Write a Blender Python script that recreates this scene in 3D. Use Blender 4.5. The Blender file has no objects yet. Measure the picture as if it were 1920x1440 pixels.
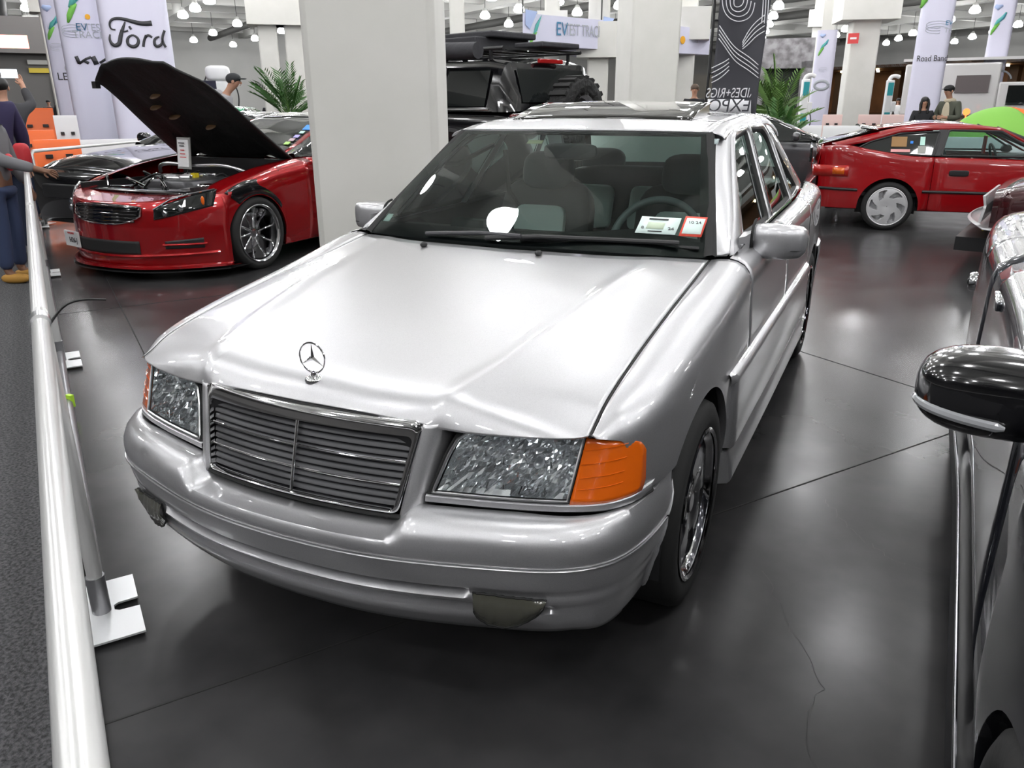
import bpy, bmesh, math, random
import numpy as np
from math import sin, cos, pi, radians, sqrt
from mathutils import Vector, Matrix, Euler
random.seed(7)
SC = bpy.context.scene
COL = SC.collection

# ------------------------------------------------------------------ camera
CX, CY, CZ, YAW, PIT, ROL, FPX = 1.2469, -1.3006, 1.4271, -0.4497, 0.3432, -0.0052, 1473.9
Fv = np.array([sin(YAW)*cos(PIT), cos(YAW)*cos(PIT), -sin(PIT)])
Rv = np.array([cos(YAW), -sin(YAW), 0.]); Uv = np.cross(Rv, Fv)
R2 = Rv*cos(ROL)+Uv*sin(ROL); U2 = -Rv*sin(ROL)+Uv*cos(ROL)
cd = bpy.data.cameras.new('camera'); cam = bpy.data.objects.new('camera', cd); COL.objects.link(cam)
cam.matrix_world = Matrix(((R2[0],U2[0],-Fv[0],CX),(R2[1],U2[1],-Fv[1],CY),(R2[2],U2[2],-Fv[2],CZ),(0,0,0,1)))
cd.sensor_width = 36; cd.lens = 36*FPX/1920; cd.clip_start = .02; cd.clip_end = 400
SC.camera = cam
O3 = np.array([CX,CY,CZ])
def ray(px,py): return Fv+R2*(px-960)/FPX-U2*(py-720)/FPX
def on(px,py,ax,v):
    d = ray(px,py); return O3+d*(v-O3[ax])/d[ax]
def at(px,py,D):                      # the point of the hall seen at a pixel, D metres away
    d = ray(px,py); return O3+d*D/math.hypot(d[0],d[1])

# ------------------------------------------------------------------ world and exposure
W = bpy.data.worlds.new('world'); SC.world = W; W.use_nodes = True
W.node_tree.nodes['Background'].inputs[0].default_value = (.9,.92,1,1)
W.node_tree.nodes['Background'].inputs[1].default_value = .10
SC.view_settings.view_transform = 'Standard'; SC.view_settings.look = 'None'
SC.view_settings.gamma = 1; SC.view_settings.use_curve_mapping = False
SC.view_settings.exposure = 0.75
LAMP_Z, CEIL_Z, LAMP_STEP, LAMP_E = 6.5, 8.6, 4.2, 34.0

# ------------------------------------------------------------------ materials
MATS = {}
def mat(name, color=(.5,.5,.5), rough=.5, metal=0, coat=0, emit=0, ecol=None, bump=None, flake=0, spec=.5, noise=None, alpha=1):
    if name in MATS: return MATS[name]
    m = bpy.data.materials.new(name); m.use_nodes = True; nt = m.node_tree; b = nt.nodes['Principled BSDF']
    b.inputs['Base Color'].default_value = (*color,1); b.inputs['Roughness'].default_value = rough
    b.inputs['Metallic'].default_value = metal; b.inputs['Coat Weight'].default_value = coat
    b.inputs['Coat Roughness'].default_value = .02; b.inputs['Specular IOR Level'].default_value = spec
    if emit:
        b.inputs['Emission Color'].default_value = (*(ecol or color),1); b.inputs['Emission Strength'].default_value = emit
    tc = nt.nodes.new('ShaderNodeTexCoord')
    if noise:                           # (scale, amount, second colour)
        n = nt.nodes.new('ShaderNodeTexNoise'); n.inputs['Scale'].default_value = noise[0]; n.inputs['Detail'].default_value = 6
        nt.links.new(tc.outputs['Object'], n.inputs['Vector'])
        r = nt.nodes.new('ShaderNodeValToRGB'); r.color_ramp.elements[0].position = .35; r.color_ramp.elements[1].position = .65
        r.color_ramp.elements[0].color = (*color,1); r.color_ramp.elements[1].color = (*noise[1],1)
        nt.links.new(n.outputs['Fac'], r.inputs[0]); nt.links.new(r.outputs[0], b.inputs['Base Color'])
    if bump:
        n = nt.nodes.new('ShaderNodeTexNoise'); n.inputs['Scale'].default_value = bump[0]; n.inputs['Detail'].default_value = 4
        nt.links.new(tc.outputs['Object'], n.inputs['Vector'])
        bp = nt.nodes.new('ShaderNodeBump'); bp.inputs['Strength'].default_value = bump[1]; bp.inputs['Distance'].default_value = bump[2] if len(bump)>2 else .01
        nt.links.new(n.outputs['Fac'], bp.inputs['Height']); nt.links.new(bp.outputs[0], b.inputs['Normal'])
    MATS[name] = m; return m
def paint(name, color, metal=.0, rough=.3, flake=.0):
    m = mat(name, color, rough, metal, coat=1)
    if flake:
        nt = m.node_tree; b = nt.nodes['Principled BSDF']
        v = nt.nodes.new('ShaderNodeTexVoronoi'); v.inputs['Scale'].default_value = 900
        tc = nt.nodes.new('ShaderNodeTexCoord'); nt.links.new(tc.outputs['Object'], v.inputs['Vector'])
        mx = nt.nodes.new('ShaderNodeMix'); mx.data_type = 'RGBA'; mx.inputs[0].default_value = flake
        mx.inputs[6].default_value = (*color,1); nt.links.new(v.outputs['Color'], mx.inputs[7])
        hs = nt.nodes.new('ShaderNodeHueSaturation'); hs.inputs['Saturation'].default_value = 0
        nt.links.new(v.outputs['Color'], hs.inputs['Color']); nt.links.new(hs.outputs[0], mx.inputs[7])
        mu = nt.nodes.new('ShaderNodeMix'); mu.data_type='RGBA'; mu.blend_type='MULTIPLY'; mu.inputs[0].default_value = 0
        nt.links.new(mx.outputs[2], b.inputs['Base Color'])
    return m
def glass(name, tint=(.8,.9,.88), refl=1.0, ior=1.5):
    if name in MATS: return MATS[name]
    m = bpy.data.materials.new(name); m.use_nodes = True; nt = m.node_tree; nt.nodes.remove(nt.nodes['Principled BSDF'])
    o = nt.nodes['Material Output']; t = nt.nodes.new('ShaderNodeBsdfTransparent'); t.inputs[0].default_value = (*tint,1)
    g = nt.nodes.new('ShaderNodeBsdfGlossy'); g.inputs['Roughness'].default_value = .01; g.inputs[0].default_value = (.95,1,.98,1)
    f = nt.nodes.new('ShaderNodeFresnel'); f.inputs[0].default_value = ior
    mx = nt.nodes.new('ShaderNodeMixShader'); nt.links.new(f.outputs[0], mx.inputs[0])
    nt.links.new(t.outputs[0], mx.inputs[1]); nt.links.new(g.outputs[0], mx.inputs[2]); nt.links.new(mx.outputs[0], o.inputs[0])
    MATS[name] = m; return m

SILVER = paint('silver_paint', (.53,.53,.545), metal=.80, rough=.40, flake=.12)
CHROME = mat('chrome', (.85,.85,.86), .06, 1)
ALU = mat('brushed_aluminium', (.75,.75,.76), .28, 1)
BLACK = mat('black_plastic', (.012,.012,.013), .45)
RUBBER = mat('rubber', (.012,.012,.012), .75)
GLOSSBLACK = paint('gloss_black', (.004,.004,.005), rough=.15)
DARKGREY = mat('dark_grey_plastic', (.045,.045,.05), .5)
SLAT = mat('grille_slat', (.06,.06,.065), .42, .2)
WSGLASS = glass('windshield_glass', (.62,.72,.69), ior=1.42)
SIDEGLASS = glass('side_glass', (.58,.68,.65), ior=1.6)
DARKGLASS = mat('dark_glass', (.008,.010,.010), .03, 0, coat=1)
CLEAR = glass('clear_lens', (.93,.95,.96), ior=1.45)

# ------------------------------------------------------------------ numeric helpers
def pch(tab):
    t = np.array(sorted(tab), float); x = t[:,0]; y = t[:,1:]
    h = np.diff(x)[:,None]; d = np.diff(y,axis=0)/h; m = np.zeros_like(y)
    if len(x) > 2:
        for k in range(1,len(x)-1):
            a, b = d[k-1], d[k]; w1 = 2*h[k]+h[k-1]; w2 = h[k]+2*h[k-1]
            with np.errstate(all='ignore'): v = (w1+w2)/(w1/a+w2/b)
            m[k] = np.where(a*b > 0, v, 0)
        m[0] = d[0]; m[-1] = d[-1]
    else: m[:] = d[0]
    def f(q):
        q = np.clip(np.asarray(q,float), x[0], x[-1]); k = np.clip(np.searchsorted(x,q)-1,0,len(x)-2)
        s = ((q-x[k])/(x[k+1]-x[k])); s = s[...,None]; H = (x[k+1]-x[k])[...,None]
        r = (2*s**3-3*s**2+1)*y[k]+(s**3-2*s**2+s)*H*m[k]+(-2*s**3+3*s**2)*y[k+1]+(s**3-s**2)*H*m[k+1]
        return r[...,0] if r.shape[-1]==1 else r
    return f
def nspl(x, y):                          # natural cubic spline
    x = np.asarray(x,float); y = np.asarray(y,float)
    if y.ndim == 1: y = y[:,None]
    n = len(x); h = np.diff(x); A = np.eye(n); B = np.zeros((n,y.shape[1]))
    for i in range(1,n-1):
        A[i,i-1] = h[i-1]; A[i,i] = 2*(h[i-1]+h[i]); A[i,i+1] = h[i]
        B[i] = 3*((y[i+1]-y[i])/h[i]-(y[i]-y[i-1])/h[i-1])
    c = np.linalg.solve(A,B)
    def f(q):
        q = np.clip(np.asarray(q,float), x[0], x[-1]); k = np.clip(np.searchsorted(x,q)-1,0,n-2); t = (q-x[k])[...,None]; H = h[k][...,None]
        b = (y[k+1]-y[k])/H-H*(2*c[k]+c[k+1])/3; d = (c[k+1]-c[k])/(3*H)
        return y[k]+b*t+c[k]*t**2+d*t**3
    return f
def curve(pts, n, mode='s'):             # resample a polyline smoothly, n points evenly spaced
    P = np.asarray(pts,float); L = np.r_[0,np.cumsum(np.linalg.norm(np.diff(P,axis=0),axis=1))]
    if mode == 'l' or len(P) < 3:
        q = np.linspace(0,L[-1],n); return np.stack([np.interp(q,L,P[:,i]) for i in range(P.shape[1])],1)
    f = nspl(L,P) if mode == 's' else pch(np.c_[L,P])
    D = f(np.linspace(0,L[-1],max(200,n*6))); l = np.r_[0,np.cumsum(np.linalg.norm(np.diff(D,axis=0),axis=1))]
    q = np.linspace(0,l[-1],n); return np.stack([np.interp(q,l,D[:,i]) for i in range(P.shape[1])],1)
def cut_z(P, zb, n):                     # keep the part of a descending section above zb, n points
    z = P[:,-1]; i = np.argmax(z < zb) if (z < zb).any() else len(z)-1
    if (z < zb).any() and i > 0:
        t = (z[i-1]-zb)/(z[i-1]-z[i]); Q = np.vstack([P[:i],P[i-1]+(P[i]-P[i-1])*t])
    else: Q = P
    return curve(Q, n, 'l')

# ------------------------------------------------------------------ mesh builder
class MB:
    def __init__(s): s.v = []; s.f = []
    def add(s, v, f):
        k = len(s.v); s.v += [tuple(map(float,p)) for p in v]; s.f += [tuple(k+i for i in q) for q in f]; return s
    def grid(s, P, out=None, cu=False, cv=False):     # P: (n,m,3); out: a point inside, faces turned away from it
        P = np.asarray(P,float); n, m = P.shape[:2]; f = []
        for i in range(n if cu else n-1):
            for j in range(m if cv else m-1):
                a = i*m+j; b = i*m+(j+1)%m; c = ((i+1)%n)*m+(j+1)%m; d = ((i+1)%n)*m+j; f.append((a,b,c,d))
        if out is not None:
            i, j = n//2-(n==2), m//2-(m==2); i = min(i,n-2); j=min(j,m-2)
            tot = 0
            for (i,j) in [(i,j),(0,0),(n-2,m-2),(n//3,m//3)]:
                i=min(max(i,0),n-2); j=min(max(j,0),m-2)
                nn = np.cross(P[i,j+1]-P[i,j], P[i+1,j]-P[i,j]); tot += np.sign(nn@((P[i,j]+P[i+1,j+1])/2-np.asarray(out)))
            if tot < 0: f = [q[::-1] for q in f]
        return s.add(P.reshape(-1,3), f)
    def mirror(s):
        n = len(s.v); k = s.v[:]; g = s.f[:]
        s.v += [(-x,y,z) for x,y,z in k]; s.f += [tuple(n+i for i in q[::-1]) for q in g]; return s
    def box(s, c, d, R=None):
        c = np.asarray(c,float); h = np.asarray(d,float)/2
        v = [np.array([x,y,z])*h for x in (-1,1) for y in (-1,1) for z in (-1,1)]
        if R is not None: M = np.array(R.to_matrix() if hasattr(R,'to_matrix') else R); v = [M@p for p in v]
        return s.add([p+c for p in v], [(0,1,3,2),(4,6,7,5),(0,4,5,1),(2,3,7,6),(0,2,6,4),(1,5,7,3)])
    def bar(s, a, b, w, h, up=(0,0,1)):
        a = np.asarray(a,float); b = np.asarray(b,float); t = (b-a)/np.linalg.norm(b-a); u = np.cross(up,t)
        if np.linalg.norm(u) < 1e-6: u = np.array([1.,0,0])
        u /= np.linalg.norm(u); n = np.cross(t,u); u = u*w/2; n = n*h/2
        v = [p+i*u+j*n for p in (a,b) for i,j in ((-1,-1),(1,-1),(1,1),(-1,1))]
        return s.add(v, [(3,2,1,0),(4,5,6,7)]+[(i,(i+1)%4,4+(i+1)%4,4+i) for i in range(4)])
    def tube(s, pts, r, n=12, cap=True, closed=False):
        P = [np.asarray(p,float) for p in pts]; k = len(P); rr = r if hasattr(r,'__len__') else [r]*k; up = None; R = []
        for i in range(k):
            a = P[i-1] if (i or closed) else P[0]; b = P[(i+1)%k] if (i < k-1 or closed) else P[-1]
            t = (b-a); t /= np.linalg.norm(t)+1e-12
            if up is None: up = np.array([0,0,1.]) if abs(t[2]) < .9 else np.array([1.,0,0])
            u = np.cross(up,t); u /= np.linalg.norm(u)+1e-12; up = np.cross(t,u)
            R.append([P[i]+rr[i]*(cos(2*pi*j/n)*u+sin(2*pi*j/n)*up) for j in range(n)])
        b0 = len(s.v); s.grid(np.array(R), cu=closed, cv=True)
        if cap and not closed: s.f += [tuple(b0+j for j in range(n)), tuple(b0+(k-1)*n+j for j in range(n))[::-1]]
        return s
    def lathe(s, prof, c=(0,0,0), axis='z', n=32, R=None):   # prof: (radius, height)
        A = np.array([[[r*cos(2*pi*j/n), r*sin(2*pi*j/n), h] for j in range(n)] for r,h in prof])
        if axis == 'x': A = A[...,[2,0,1]]
        if axis == 'y': A = A[...,[1,2,0]]
        if R is not None: A = A@np.array(R).T
        return s.grid(A+np.asarray(c,float), cv=True)
    def poly(s, pts, th, n=None):        # flat polygon given a thickness along n
        P = [np.asarray(p,float) for p in pts]
        if n is None:
            n = sum(np.cross(P[i]-P[0],P[i+1]-P[0]) for i in range(1,len(P)-1))
        n = np.asarray(n,float); n = n/np.linalg.norm(n)*th; k = len(P)
        return s.add(P+[p+n for p in P], [tuple(range(k))[::-1], tuple(range(k,2*k))]+[(i,(i+1)%k,k+(i+1)%k,k+i) for i in range(k)])
    def ell(s, c, r, n=16, m=10, R=None, sq=1.0):
        A = []
        for i in range(m+1):
            th = pi*i/m; row = []
            for j in range(n):
                ph = 2*pi*j/n; f = lambda v: math.copysign(abs(v)**sq, v)
                p = np.array([f(sin(th))*f(cos(ph))*r[0], f(sin(th))*f(sin(ph))*r[1], f(cos(th))*r[2]])
                if R is not None: p = np.array(R)@p
                row.append(p+np.asarray(c,float))
            A.append(row)
        return s.grid(np.array(A), cv=True)
    def build(s, name, m, parent=None, loc=None, smooth=True, angle=38, solid=0, bevel=0, sub=0, off=-1, weld=True):
        me = bpy.data.meshes.new(name); me.from_pydata(s.v, [], s.f)
        if weld:
            bm = bmesh.new(); bm.from_mesh(me); bmesh.ops.remove_doubles(bm, verts=bm.verts, dist=1e-5)
            bmesh.ops.dissolve_degenerate(bm, edges=bm.edges, dist=1e-6); bm.to_mesh(me); bm.free()
        me.materials.append(m)
        if smooth:
            me.polygons.foreach_set('use_smooth', [True]*len(me.polygons)); me.set_sharp_from_angle(angle=radians(angle))
        o = bpy.data.objects.new(name, me); COL.objects.link(o)
        if parent is not None: o.parent = parent
        if loc is not None: o.location = loc
        if solid: q = o.modifiers.new('solid','SOLIDIFY'); q.thickness = solid; q.offset = off
        if bevel: q = o.modifiers.new('bevel','BEVEL'); q.width = bevel; q.segments = 3; q.limit_method = 'ANGLE'; q.angle_limit = radians(40)
        if sub: q = o.modifiers.new('sub','SUBSURF'); q.levels = sub; q.render_levels = sub
        return o
def thing(name, label, cat, loc=(0,0,0), rz=0, group=None):
    o = bpy.data.objects.new(name, None); COL.objects.link(o); o.location = tuple(map(float,loc)); o.rotation_euler = (0,0,rz)
    o.empty_display_size = .1; o['label'] = label; o['category'] = cat
    if group: o['group'] = group
    return o
def tag(o, label, cat, group=None):
    o['label'] = label; o['category'] = cat
    if group: o['group'] = group
    return o
def struct(o): o['kind'] = 'structure'; return o
def dup(root, loc=None, rz=None, label=None, parent=None):
    r = root.copy(); COL.objects.link(r)
    if parent is not None: r.parent = parent
    if loc is not None: r.location = tuple(map(float,loc))
    if rz is not None: r.rotation_euler = (0,0,rz)
    if label: r['label'] = label
    for ch in list(root.children): dup(ch, parent=r)
    return r
def text(body, size, m, parent, M, name='lettering', ext=.001, font=None, sx=1, align='CENTER'):
    c = bpy.data.curves.new(name,'FONT'); c.body = body; c.size = size; c.extrude = ext; c.align_x = align; c.align_y = 'CENTER'; c.resolution_u = 4
    t = bpy.data.objects.new(name, c); COL.objects.link(t)
    dg = bpy.context.evaluated_depsgraph_get(); me = bpy.data.meshes.new_from_object(t.evaluated_get(dg))
    bpy.data.objects.remove(t); me.transform(Matrix.Diagonal((sx,1,1,1))); me.transform(M); me.materials.clear(); me.materials.append(m)
    o = bpy.data.objects.new(name, me); COL.objects.link(o); o.parent = parent; return o
def sstep(a,b,x):
    t = np.clip((np.asarray(x,float)-a)/(b-a),0,1); return t*t*(3-2*t)
# ================================================================== SILVER SEDAN (origin: centre of its nose, nose towards -y)
IN = (0,2.2,.55)
sedan = thing('silver_sedan', 'silver four-door sedan with square chrome grille and raised glass sunroof, parked in the centre', 'car', (0,0,0))
zs = pch([(.20,.722),(.225,.727),(.332,.770),(.508,.808),(.793,.851),(1.155,.896),(1.375,.924),(1.5,.935)])
zc = pch([(.08,.780),(.15,.793),(.332,.822),(.508,.853),(.793,.896),(1.155,.934),(1.375,.952),(1.5,.958)])
xs_ = .698
def Zh(x,y):
    x = np.abs(x); xr = np.interp(y,[.1,.4,.8,1.35],[.365,.44,.50,.555]); c = zc(y); s = zs(y)
    a = .010*(x/xr)**2; rest = (c-.010-s); t = np.clip((x-xr)/(xs_-xr),0,1)
    drop = a+ np.where(x>xr, rest*(.55*t+.45*t**2)-.010*((x/xr)**2-1)*1.0, 0)
    drop = np.where(x>xr, .010+rest*(.6*t+.4*t*t), a)
    return c-drop+.007*np.exp(-((x-xr+.012)/.032)**2)*sstep(1.5,.6,y)
hf = pch([(0,.093,.743),(.15,.098,.742),(.28,.110,.736),(.335,.119,.730),(.375,.132,.720),(.43,.138,.719),(.55,.160,.722),(.64,.190,.724),(.67,.205,.724),(.70,.228,.726)])
rear_y = pch([(0,1.205),(.35,1.235),(.55,1.29),(.70,1.372)])
def hood_net(nx=61, nd=46):
    P = np.zeros((nd,nx,3))
    for i in range(nx):
        x = xs_*i/(nx-1); fy, fz = hf(x); ry = rear_y(x); q = (np.linspace(0,1,nd)**1.7); y = fy+q*(ry-fy)
        z = Zh(x,y); d = y-fy; z0 = Zh(x,np.array([fy]))[0]
        k = .030 if x < .36 else .022
        z = z-(z0-fz)*np.exp(-(d/k)**1.0)
        P[:,i] = np.stack([np.full(nd,x),y,z],1)
    return P
H = hood_net()
hood = MB().grid(H,out=IN).mirror().build('hood', SILVER, sedan, solid=.004)
# black shut line seams under the hood edge
for s in (1,-1): MB().tube([(s*(xs_+.003),y,float(zs(y))-.006) for y in np.linspace(.23,1.38,30)], .0045, 6).build('hood_seam', RUBBER, sedan)

WX = pch([(.20,.722),(.26,.752),(.32,.787),(.40,.814),(.5,.830),(.8,.846),(1.3,.853),(2.2,.856),(3.2,.856),(3.8,.842),(4.2,.80),(4.42,.70)])
def SEC(y, tx, tz, n=70):
    w = float(WX(y)); z3 = tz-.115
    pts = [(tx,tz),(tx+.42*(w-tx),tz-.010),(tx+.78*(w-tx),tz-.040),(w-.008,z3),(w-.001,z3-.22*(z3-.24)),(w,z3-.45*(z3-.24)),(w-.003,z3-.68*(z3-.24)),(w-.016,.32),(w-.03,.22)]
    return curve(pts, n)
def SECF(y, tx, tz, n=70):
    k = float(sstep(.85,1.36,y)); A = SEC(y,tx,tz,n)
    w = float(WX(y)); B = SEC(y,.766,tz+.006,n); B = curve(np.vstack([[(tx,tz)],B[2:]]),n); return A*(1-k)+B*k
def ell_arch(y, yc, L=.385, h=.358, zc_=.303):
    if y > yc and yc < 2: L = .335
    return zc_+h*sqrt(max(0,1-((y-yc)/L)**2)) if abs(y-yc) < L else -1
FWY, RWY = .80, 3.48
def side_patch(ys, top, bot, n=26, lip=True, offx=0, sec=None):
    rows = []
    for y in ys:
        tx, tz = top(y); S = cut_z((sec or SEC)(y,tx,tz), bot(y), n)
        r = [(x+offx,y,z) for x,z in S]
        if lip: r += [(S[-1,0]-.012,y,S[-1,1]+.004),(S[-1,0]-.05,y,S[-1,1]+.006)]
        rows.append(r)
    return MB().grid(np.array(rows), out=(.3,(ys[0]+ys[-1])/2,.5))
def fend_bot(y):
    if y < .29: return float(np.interp(y,[.22,.29],[.724,.700]))
    if y < .355: return float(np.interp(y,[.29,.34,.355],[.700,.578,.552]))
    return max(.552 if y < .52 else .30, ell_arch(y,FWY))
ys = np.r_[np.linspace(.232,.36,16),np.linspace(.38,.42,3),np.linspace(.425,1.13,64),1.138,np.linspace(1.15,1.384,10)]
for s in (1,-1):
    b = side_patch(ys, lambda y:(xs_+.008,float(zs(y))-.001), fend_bot, sec=SECF)
    if s < 0: n_ = len(b.v); b.v = [(-x,y,z) for x,y,z in b.v]; b.f = [q[::-1] for q in b.f]
    b.build('front_fender', SILVER, sedan, solid=.003)
belt = pch([(1.38,.766,.934),(1.9,.772,.941),(2.4,.774,.948),(3.0,.770,.955),(3.4,.758,.966),(3.7,.735,.968),(4.1,.70,.955),(4.42,.66,.925)])
def mirx(b): b.v = [(-x,y,z) for x,y,z in b.v]; b.f = [q[::-1] for q in b.f]; return b
def both(fn, name, m, **k):
    r = []
    for s in (1,-1):
        b = fn(); b = b if s > 0 else mirx(b); r.append(b.build(name, m, sedan, **k))
    return r
bt = lambda y: tuple(belt(y))
both(lambda: side_patch(np.linspace(1.390,2.286,24), bt, lambda y:.30, lip=False), 'front_door', SILVER, solid=.004)
both(lambda: side_patch(np.linspace(2.292,3.14,24), bt, lambda y: max(.30,ell_arch(y,RWY)), lip=False), 'rear_door', SILVER, solid=.004)
both(lambda: side_patch(np.r_[np.linspace(3.146,3.9,60),np.linspace(3.92,4.42,14)], bt, lambda y: max(.30,ell_arch(y,RWY)) , lip=True), 'quarter_panel', SILVER, solid=.003)
# lower cladding, moulding and skirt
def clad():
    b = MB(); rows = []
    for y in np.r_[1.137,1.141,1.150,1.165,np.linspace(1.19,3.10,28)]:
        w = float(WX(y)); k = float(np.interp(y,[1.137,1.141,1.150,1.165],[-.15,.55,.88,1])); rows.append([(w+.001*k,y,.600),(w+.013*k,y,.592),(w+.015*k,y,.57),(w-.004+.022*k,y,.48),(w-.014+.038*k,y,.37),(w-.014+.034*k,y,.352),(w-.03,y,.345)])
    return b.grid(np.array(rows), out=(0,2,.5))
both(clad, 'side_cladding', SILVER)
def mould():
    b = MB(); rows = []
    for y in np.r_[np.linspace(1.075,1.12,4),np.linspace(1.14,3.06,30),np.linspace(3.07,3.13,3)]:
        w = float(WX(y)); k = float(sstep(1.06,1.12,y)*sstep(3.14,3.06,y)); rows.append([(w+.0,y,.628),(w+.004+.014*k,y,.622),(w+.006+.02*k,y,.610),(w+.006+.02*k,y,.598),(w+.004+.010*k,y,.588)])
    return b.grid(np.array(rows), out=(0,2,.6))
both(mould, 'side_moulding', SILVER)
def skirt():
    rows = []
    for y in np.r_[1.137,1.142,1.155,1.175,np.linspace(1.2,3.11,28)]:
        w = float(WX(y)); k = float(np.interp(y,[1.137,1.142,1.155,1.175],[-.3,.5,.9,1])); rows.append([(w-.03,y,.338),(w-.02+.022*k,y,.332),(w-.03+.042*k,y,.30),(w-.04+.062*k,y,.235),(w-.04+.056*k,y,.218),(w-.06,y,.21)])
    return MB().grid(np.array(rows), out=(0,2,.4))
both(skirt, 'side_skirt', SILVER)
both(lambda: MB().tube([(float(WX(y))-.008,y,.342) for y in np.linspace(1.17,3.11,12)], .008, 6), 'skirt_seam', RUBBER)
# wheel wells and underbody
def well():
    b = MB()
    for yc in (FWY,RWY):
        A = [[(x,yc+(.375 if cos(t)<0 or yc>2 else .318)*cos(t),.30+.375*sin(t)) for t in np.linspace(-.1,pi+.1,24)] for x in (.83,.5)]
        b.grid(np.array(A))
    return b
for yc_ in (FWY,RWY):
    both(lambda: MB().grid(np.array([[(x,yc_+(.375 if cos(t)<0 or yc_>2 else .318)*cos(t),.30+.375*sin(t)) for t in np.linspace(-.1,pi+.1,24)] for x in (.83,.5)])), 'wheel_well', BLACK)
    both(lambda: MB().box((.52,yc_,.45),(.02,.8,.55)), 'wheel_well_panel', BLACK)
b = MB().box((0,2.2,.28),(1.45,3.9,.12)); b.box((0,.45,.45),(1.2,.5,.28)); b.box((0,.85,.62),(1.0,1.0,.2)); b.box((0,3.9,.5),(1.3,.8,.4)); b.build('underbody', BLACK, sedan, smooth=False)

# ---- front bumper
BP = curve([(0,-.048),(.2,-.037),(.4,.003),(.55,.048),(.66,.088),(.735,.135),(.79,.205),(.823,.31),(.838,.46),(.842,.54)], 90)
def bump_profile(x, s):
    b = float(sstep(.29,.36,x)); end = float(sstep(.70,.84,x)); sl = float(sstep(.488,.478,x)); fg = float(sstep(.685,.64,x))
    zt = .503+.044*b; dd = np.interp(x,[0,.3,.36,.6,.75,.85],[-.078,-.085,-.090,-.085,-.060,-.03])
    rec = -.012*(1-b)
    pr = [(dd-.02,zt-.012),(dd,zt-.001),(dd*.55+rec,zt-.004-.006*(1-b)),(-.014+rec,zt-.020+.004*(1-b)),(-.002+rec*.5,.497-.010*(1-b)),(.0,.476),(-.001,.458),(-.003,.447),(-.009,.4445),(-.010,.4405),(-.004,.438),(-.006,.42),(-.009,.40),(-.012,.388)]
    fz = .012*fg*sl; h = -.012*sstep(.40,.36,x)
    pr += [(-.014,.380),(-.016-.045*sl,.377),(-.020-.045*sl,.367),(-.020-.004*sl,.362),(-.018+.008*sl,.354),(-.020+.006*sl,.344),(-.024-.010*sl,.335),(-.026-.030*fg,.330),(-.030-.034*fg,.319),(-.030+.006*fg,.312),(-.032+.010*fg,.302),(-.036+.006*fg,.286),(-.044,.262),(-.058,.243),(-.085,.235),(-.14,.233)]
    return pr
def bumper(s=1):
    rows = []
    T = np.gradient(BP,axis=0); T /= np.linalg.norm(T,axis=1)[:,None]; N = np.stack([T[:,1],-T[:,0]],1); N[0] = (0,-1)
    for k in range(len(BP)):
        x, y = BP[k]; low = y
        r = []
        for o_,z in bump_profile(x,0):
            o_ *= 1-.55*float(sstep(.72,.83,x))*(z<.43)
            px, py = x+N[k,0]*o_, y+N[k,1]*o_
            pull = .03*sstep(.44,.23,z)*sstep(.76,.84,x); px -= pull*.7
            ya = .80-.385*sqrt(max(0,1-((z-.303)/.358)**2))+.006; py2 = min(py, ya)
            r.append((px,py2,z))
        rows.append(r)
    return MB().grid(np.array(rows), out=(0,.6,.35))
bb = bumper(); bb.mirror().build('front_bumper', SILVER, sedan, solid=.003, angle=50)
# thin bright line along the bumper
T = np.gradient(BP,axis=0); T /= np.linalg.norm(T,axis=1)[:,None]; Nn = np.stack([T[:,1],-T[:,0]],1)
KL = int(np.argmax(BP[:,1] > .445)); full = [( -BP[k,0], BP[k,1], .4435) for k in range(KL,0,-1)]+[(BP[k,0],BP[k,1],.4435) for k in range(KL+1)]
MB().tube([(x*1.0,y-.0005,z) for x,y,z in full], .0022, 6).build('bumper_pinstripe', ALU, sedan)
# dark gap between bumper and headlight strip
OLIVE = mat('fog_lens', (.07,.07,.055), .12, 0, coat=1)
for s in (1,-1):
    rows = []
    for t in np.linspace(0,1,21):
        x = .500+.160*t; k = np.argmin(abs(BP[:,0]-x)); hh = .5*(1-max(0,(t-.25)/.75)**2.4)**.5 if t > .25 else .5*(1-((.25-t)/.25)**3*.25)
        zb = .372-.010*t; zl = zb-.088*(hh*2)*(.86+.14*sin(pi*min(1,t*1.2))); row = []
        for u in np.linspace(0,1,9):
            z = zb+(zl-zb)*u; o_ = -.014+.013*sin(pi*(.1+.9*u))
            row.append((s*(BP[k,0]+Nn[k,0]*o_+(x-BP[k,0])), BP[k,1]+Nn[k,1]*o_, z))
        rows.append(row)
    fg_ = MB().grid(np.array(rows), out=(0,.7,.33)).build('fog_light', OLIVE, sedan)
    ed = [r[0] for r in rows]+[r[-1] for r in rows[::-1]]; MB().tube(ed, .0028, 6, closed=True).build('fog_light_seal', RUBBER, fg_)
MB().box((0,.16,.34),(1.0,.03,.12)).build('intake_backing', BLACK, sedan)

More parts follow.
